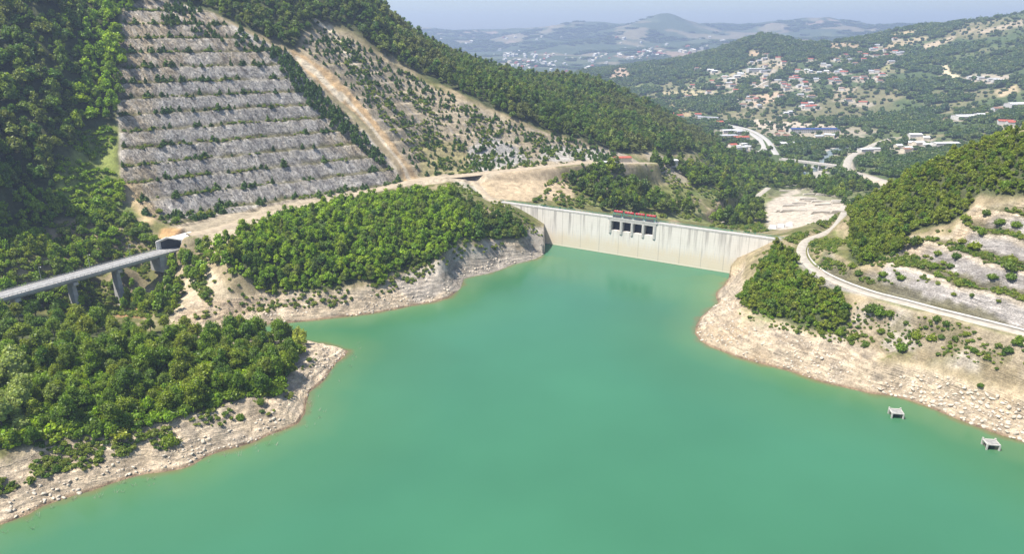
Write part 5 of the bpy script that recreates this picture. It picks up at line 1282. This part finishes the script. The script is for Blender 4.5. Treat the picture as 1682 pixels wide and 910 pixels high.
# ------------------------------------------------------------------ the road viaduct and tunnel mouth
vz = math.atan2(V_D[1], V_D[0])
def VW(x, y): return V_O[0] + V_D[0] * x - V_N[0] * y, V_O[1] + V_D[1] * x - V_N[1] * y      # y to the left of travel
vi = thing('road_viaduct', (V_O[0], V_O[1], VZ), 'long grey concrete road viaduct running into the tunnel mouth', 'viaduct', None, vz)
m = MB(); m.box(-85, V_L + 12, -5.3, 5.3, -.55, 0); m.build('deck', M_MIDC, vi)
m = MB()
for y in (-3.6, -1.2, 1.2, 3.6): m.box(-85, V_L + 2, y - .35, y + .35, -2.3, -.56)
m.build('girder', M_MIDC, vi)
m = MB(); m.box(-85, V_L + 16, -4.1, 4.1, .004, .03); m.build('carriageway', M_ASPH, vi)
for sgn in (-1, 1):
    m = MB(); m.box(-85, V_L + 11 if sgn < 0 else V_L - 3, sgn * 4.7 - .6, sgn * 4.7 + .6, .006, .22); m.build('footway', M_LIGHTC, vi)
    m = MB(); y = sgn * 5.2
    x1 = V_L + 8 if sgn < 0 else V_L - 3
    for k in range(int((x1 + 85) / 2.0)): m.box(-85 + k * 2.0, -84.88 + k * 2.0, y - .06, y + .06, .2, 1.15)
    for z in (.55, .85, 1.1): m.box(-85, x1, y - .035, y + .035, z, z + .08)
    m.build('railing', M_STEEL, vi)
    m = MB(); m.box(-85, x1, sgn * 5.3 - .12 + (.1 if sgn > 0 else -.1), sgn * 5.3 + .12 + (.1 if sgn > 0 else -.1), -.9, .35); m.build('fascia', M_LIGHTC if sgn < 0 else M_MIDC, vi)
m = MB()
k = -84.0
while k < V_L + 10: m.box(k, k + 2.2, -.09, .09, .034, .04); k += 4.4
for y in (-3.75, 3.75): m.box(-85, V_L + 12, y - .06, y + .06, .034, .04)
m.build('lane_marking', M_PAINT, vi)
for xp in (-26, 3, 32, 57):
    gx_, gy_ = VW(xp, 0); gz = float(ground(gx_, gy_)) - VZ - 2.5
    m = MB()
    m.add([(xp - 1.0, -2.4, -3.9), (xp + 1.0, -2.4, -3.9), (xp + 1.0, 2.4, -3.9), (xp - 1.0, 2.4, -3.9), (xp - 1.5, -3.0, gz), (xp + 1.5, -3.0, gz), (xp + 1.5, 3.0, gz), (xp - 1.5, 3.0, gz)], [(0,1,2,3), (7,6,5,4), (0,4,5,1), (1,5,6,2), (2,6,7,3), (3,7,4,0)])
    pr = m.build('pier', M_MIDC, vi)
    m = MB(); m.prism([(xp - 1.3, -3.95), (xp + 1.3, -3.95), (xp + 1.3, -2.32), (xp - 1.3, -2.32)], -5.0, 5.0); m.build('pier_cap', M_LIGHTC, pr)
m = MB(); m.box(V_L - 9, V_L - 4, -5.2, 5.2, -11, -.58); m.build('abutment', M_MIDC, vi)
for s_, txt in ((20, 'street lamp on the viaduct farthest from the tunnel mouth'), (46, 'street lamp on the middle of the viaduct'), (70, 'street lamp on the viaduct closest to the tunnel mouth')):
    x, y = VW(s_, 4.7)
    t = thing('street_lamp', (x, y, VZ + .22), txt, 'street lamp', None, vz)
    m = MB(); m.bar((0, 0, 0), (0, 0, 8), .11, .07, 8); m.build('pole', M_STEEL, t)
    m = MB(); m.bar((0, 0, 7.9), (0, -1.8, 8.3), .05, .04, 6); m.build('arm', M_STEEL, t)
    m = MB(); m.prism([(-.16, 8.22), (.16, 8.22), (.12, 8.42), (-.12, 8.42)], -2.5, -1.75); m.build('lamp_head', M_PAINT, t)
pt = thing('tunnel_portal', (VW(V_L, 0)[0], VW(V_L, 0)[1], VZ), 'grey concrete tunnel mouth with a slanted polygonal hood at the end of the viaduct', 'tunnel mouth', None, vz)
out_p = [(6.1, -1.0), (6.1, 5.0), (.8, 7.6), (-6.1, 5.8), (-6.1, -1.0)]
in_p = [(5.4, -1.0), (5.4, 4.6), (.7, 6.85), (-5.4, 5.25), (-5.4, -1.0)]
front = lambda y: -2.5 + (6.1 - y) / 12.2 * 9.0
m = MB(); n = 5
vs_ = [(front(y), y, z) for y, z in out_p] + [(front(y) + .15, y, z) for y, z in in_p] + [(18, y, z) for y, z in out_p] + [(18, y, z) for y, z in in_p]
fs_ = []
for i in range(4):
    fs_ += [(i, i + 1, i + 6, i + 5), (i, i + 10, i + 11, i + 1), (i + 5, i + 6, i + 16, i + 15)]
fs_ += [(0, 5, 15, 10), (4, 14, 19, 9)]
m.add(vs_, fs_); m.build('hood', simple('hood_concrete', (.66, .64, .60), .9, .5, .12), pt)
m = MB(); m.add([(front(y) + 7.5 - (.5 * (y + 6)), y, z) for y, z in in_p], [tuple(range(5))]); m.build('mouth_dark_sheet', M_DARK, pt)  # flat near-black sheet standing in for the unlit depth of the tunnel
m = MB()
for (y0, z0), (y1, z1) in zip(out_p[:-1], out_p[1:]): m.bar((front(y0) - .05, y0, z0), (front(y1) - .05, y1, z1), .42, n=6)
m.build('rim', simple('rim_concrete', (.62, .60, .56), .9, .5, .12), pt)
m = MB()
for x in (-1.0, 1.2, 3.4): m.box(x, x + .25, 5.22, 5.41, 0, 4.55)
m.build('wall_rib', M_MIDC, pt)

# ------------------------------------------------------------------ roads laid on the ground
M_GRAV = simple('pale_gravel', (.38, .345, .29), .95, .35, .2, .2); M_DIRT = simple('tan_dirt', (.37, .305, .22), .95, .25, .2, .2); M_OLDASPH = simple('pale_asphalt', (.40, .385, .36), .9, .2, .15)
for nm, key, mt, lab in (('gravel_road', 'right', M_GRAV, 'pale gravel road bending round the right bank'), ('dirt_road', 'left', M_DIRT, 'tan dirt road along the foot of the cuttings'), ('access_road', 'dam', M_DIRT, 'short dirt road down to the dam crest'), ('yard_road', 'valley', M_GRAV, 'pale road beside the stone yard'), ('town_road', 'town', M_OLDASPH, 'asphalt road curving through the settlement'), ('highway', 'highway', M_OLDASPH, 'pale new road beside the curve'), ('riverside_road', 'riverside', M_GRAV, 'dusty road on the right side of the river'), ('wood_road', 'wood', M_GRAV, 'narrow road through the valley wood'), ('hill_road', 'hill', M_GRAV, 'dirt track climbing the far slope')):
    ln, w = ROADS[key]
    t = np.gradient(ln[:, :2], axis=0); t /= np.linalg.norm(t, axis=1)[:, None] + 1e-9
    nn_ = np.stack([-t[:, 1], t[:, 0]], 1)
    wob = w / 2 * (1 + .06 * np.sin(np.arange(len(ln)) * .7)) [:, None] if key in ('left', 'dam', 'riverside') else np.full((len(ln), 1), w / 2)
    zt_ = ln[:, 2] if key != 'left' else ln[:, 2] - .12
    A4 = [np.c_[ln[:, :2] + nn_ * (wob + .9), zt_ - .7], np.c_[ln[:, :2] + nn_ * wob, zt_], np.c_[ln[:, :2], zt_ + .06], np.c_[ln[:, :2] - nn_ * wob, zt_], np.c_[ln[:, :2] - nn_ * (wob + .9), zt_ - .7]]
    k = len(ln); V = np.concatenate(A4); Fq = [(j * k + i, (j + 1) * k + i, (j + 1) * k + i + 1, j * k + i + 1) for j in range(4) for i in range(k - 1)]
    tag(link(nm, np_mesh(nm, V, Fq, False), mt), lab, kind='structure')
# low wall on the hill side of the gravel road
ln, w = ROADS['right']; ln = ln[(ln[:, 2] > 28.4)]
t = np.gradient(ln[:, :2], axis=0); t /= np.linalg.norm(t, axis=1)[:, None]; nn_ = np.stack([-t[:, 1], t[:, 0]], 1)
side = -1 if ((ln[10, :2] + nn_[10])[0] < ln[10, 0]) else 1
offs = [(3.5, -.6), (3.5, .75), (3.9, .75), (3.9, -.6)]
V = np.concatenate([np.c_[ln[:, :2] + nn_ * side * o_, ln[:, 2] + h_] for o_, h_ in offs]); k = len(ln)
tag(link('retaining_wall', np_mesh('retaining_wall', V, [(j * k + i, (j + 1) % 4 * k + i, (j + 1) % 4 * k + i + 1, j * k + i + 1) for j in range(4) for i in range(k - 1)], False), M_LIGHTC), 'low pale wall along the hill side of the gravel road', 'wall')

# ------------------------------------------------------------------ valley bridge and river
a_, b_ = PZ(1286, 261, -23), PZ(1368, 271, -23)
dv = b_ - a_; Lb = float(np.linalg.norm(dv[:2])); bz = math.atan2(dv[1], dv[0])
vb = thing('road_bridge', (a_[0], a_[1], -23), 'small pale road bridge over the river in the valley', 'bridge', None, bz)
m = MB(); m.box(-4, Lb + 4, -4.5, 4.5, -1.6, 0); m.build('deck', M_LIGHTC, vb)
for y in (-4.4, 4.4):
    m = MB(); m.box(-4, Lb + 4, y - .15, y + .15, .01, 1.1); m.build('parapet', M_LIGHTC, vb)
for f_ in (.47, .75):
    m = MB(); m.box(Lb * f_ - .9, Lb * f_ + .9, -3.4, 3.4, -16, -1.61); m.build('pier', M_MIDC, vb)
rl = road_line([(1300,300,-33.4),(1325,286,-33.6),(1345,276,-34),(1352,268,-34),(1357,258,-34),(1370,250,-33.6),(1395,243,-33.2),(1420,236,-32.8)], 8)
tr2 = np.gradient(rl[:, :2], axis=0); tr2 /= np.linalg.norm(tr2, axis=1)[:, None]; nr = np.stack([-tr2[:, 1], tr2[:, 0]], 1) * 8
zr = np.maximum(rl[:, 2], ground(rl[:, 0], rl[:, 1]) + .6)
zr = np.convolve(np.pad(zr, 2, 'edge'), np.ones(5) / 5, 'valid')
k = len(rl); V = np.concatenate([np.c_[rl[:, :2] + nr, zr], np.c_[rl[:, :2] - nr, zr]])
tag(link('river_water', np_mesh('river', V, [(i, i + k, i + k + 1, i + 1) for i in range(k - 1)]), simple('river_surface', (.20, .235, .23), .25, .1, .15)), 'grey river water under the valley bridge', kind='structure')
# spoil rows in the stone yard
yr_ = random.Random(3)
for i, (u, v, l) in enumerate([(1270,372,16),(1283,370,16),(1297,368,16)]):
    p = PZ(u, v, -5); g = float(ground(p[0], p[1]))
    m = MB(); m.prism([(-4, -1), (4, -1), (2.6, 1.5), (-2.6, 1.5)], -8, 8)
    o = m.build('stone_stack', M_LIGHTC); o.location = (p[0], p[1], g); o.rotation_euler = (0, 0, -.35)
    tag(o, 'pale flat stack of stone at the near corner of the stone yard, %s of three' % ('left', 'middle', 'right')[i], 'stone stack', 'stone stacks in the yard')
for i in range(26):
    u, v = yr_.uniform(1290, 1385), yr_.uniform(314, 352)
    p = hit(u, v); l = yr_.uniform(5, 14)
    m = MB(); m.prism([(-l, -1), (l, -1), (l * .8, yr_.uniform(.9, 1.8)), (-l * .85, 1.2)], -1.6, 1.6)
    o = m.build('spoil_heap', M_GRAV); o.location = p; o.rotation_euler = (0, 0, yr_.uniform(-.5, .1))
    tag(o, 'low pale heap of quarried stone in the yard beyond the dam', 'stone heap', 'stone heaps in the yard')
# ------------------------------------------------------------------ concrete frames standing in the lake
for u, v, lab in ((1475, 688, 'square concrete frame standing in the lake farther from the right picture edge'), (1632, 740, 'square concrete frame standing in the lake closest to the right picture edge')):
    p = PZ(u, v, 0)
    t = thing('intake_frame', (p[0], p[1] + 2.0, 0), lab, 'concrete frame', None, -.17); t.scale = (.88, .88, .9)
    m = MB(); m.box(-2.7, 2.7, -2.4, 2.4, 2.35, 2.62); m.build('roof_slab', simple('weathered_slab', (.27, .265, .25), .9, 1.0, .3), t)
    m = MB(); m.box(-2.75, 2.75, -2.5, -2.1, 2.3, 2.75); m.box(-2.75, 2.75, 2.1, 2.5, 2.3, 2.75); m.box(-2.75, -2.35, -2.1, 2.1, 2.3, 2.75); m.box(2.35, 2.75, -2.1, 2.1, 2.3, 2.75); m.build('rim', M_LIGHTC, t)
    for sx_ in (-1, 1):
        for sy_ in (-1, 1):
            m = MB(); m.box(sx_ * 2.5 - .3, sx_ * 2.5 + .3, sy_ * 2.25 - .3, sy_ * 2.25 + .3, -5, 2.28 if sy_ < 0 else 3.3); m.build('post', M_LIGHTC, t)
    m = MB(); m.box(-2.3, 2.3, 1.2, 1.4, -4, 2.25); m.box(-2.0, -1.9, -1.6, 1.2, -4, 2.25); m.build('inner_dark_panel', simple('frame_inner_dark', (.13, .115, .10), .8, .8, .3), t)  # added panels, coloured dark to paint the shade inside the open frame
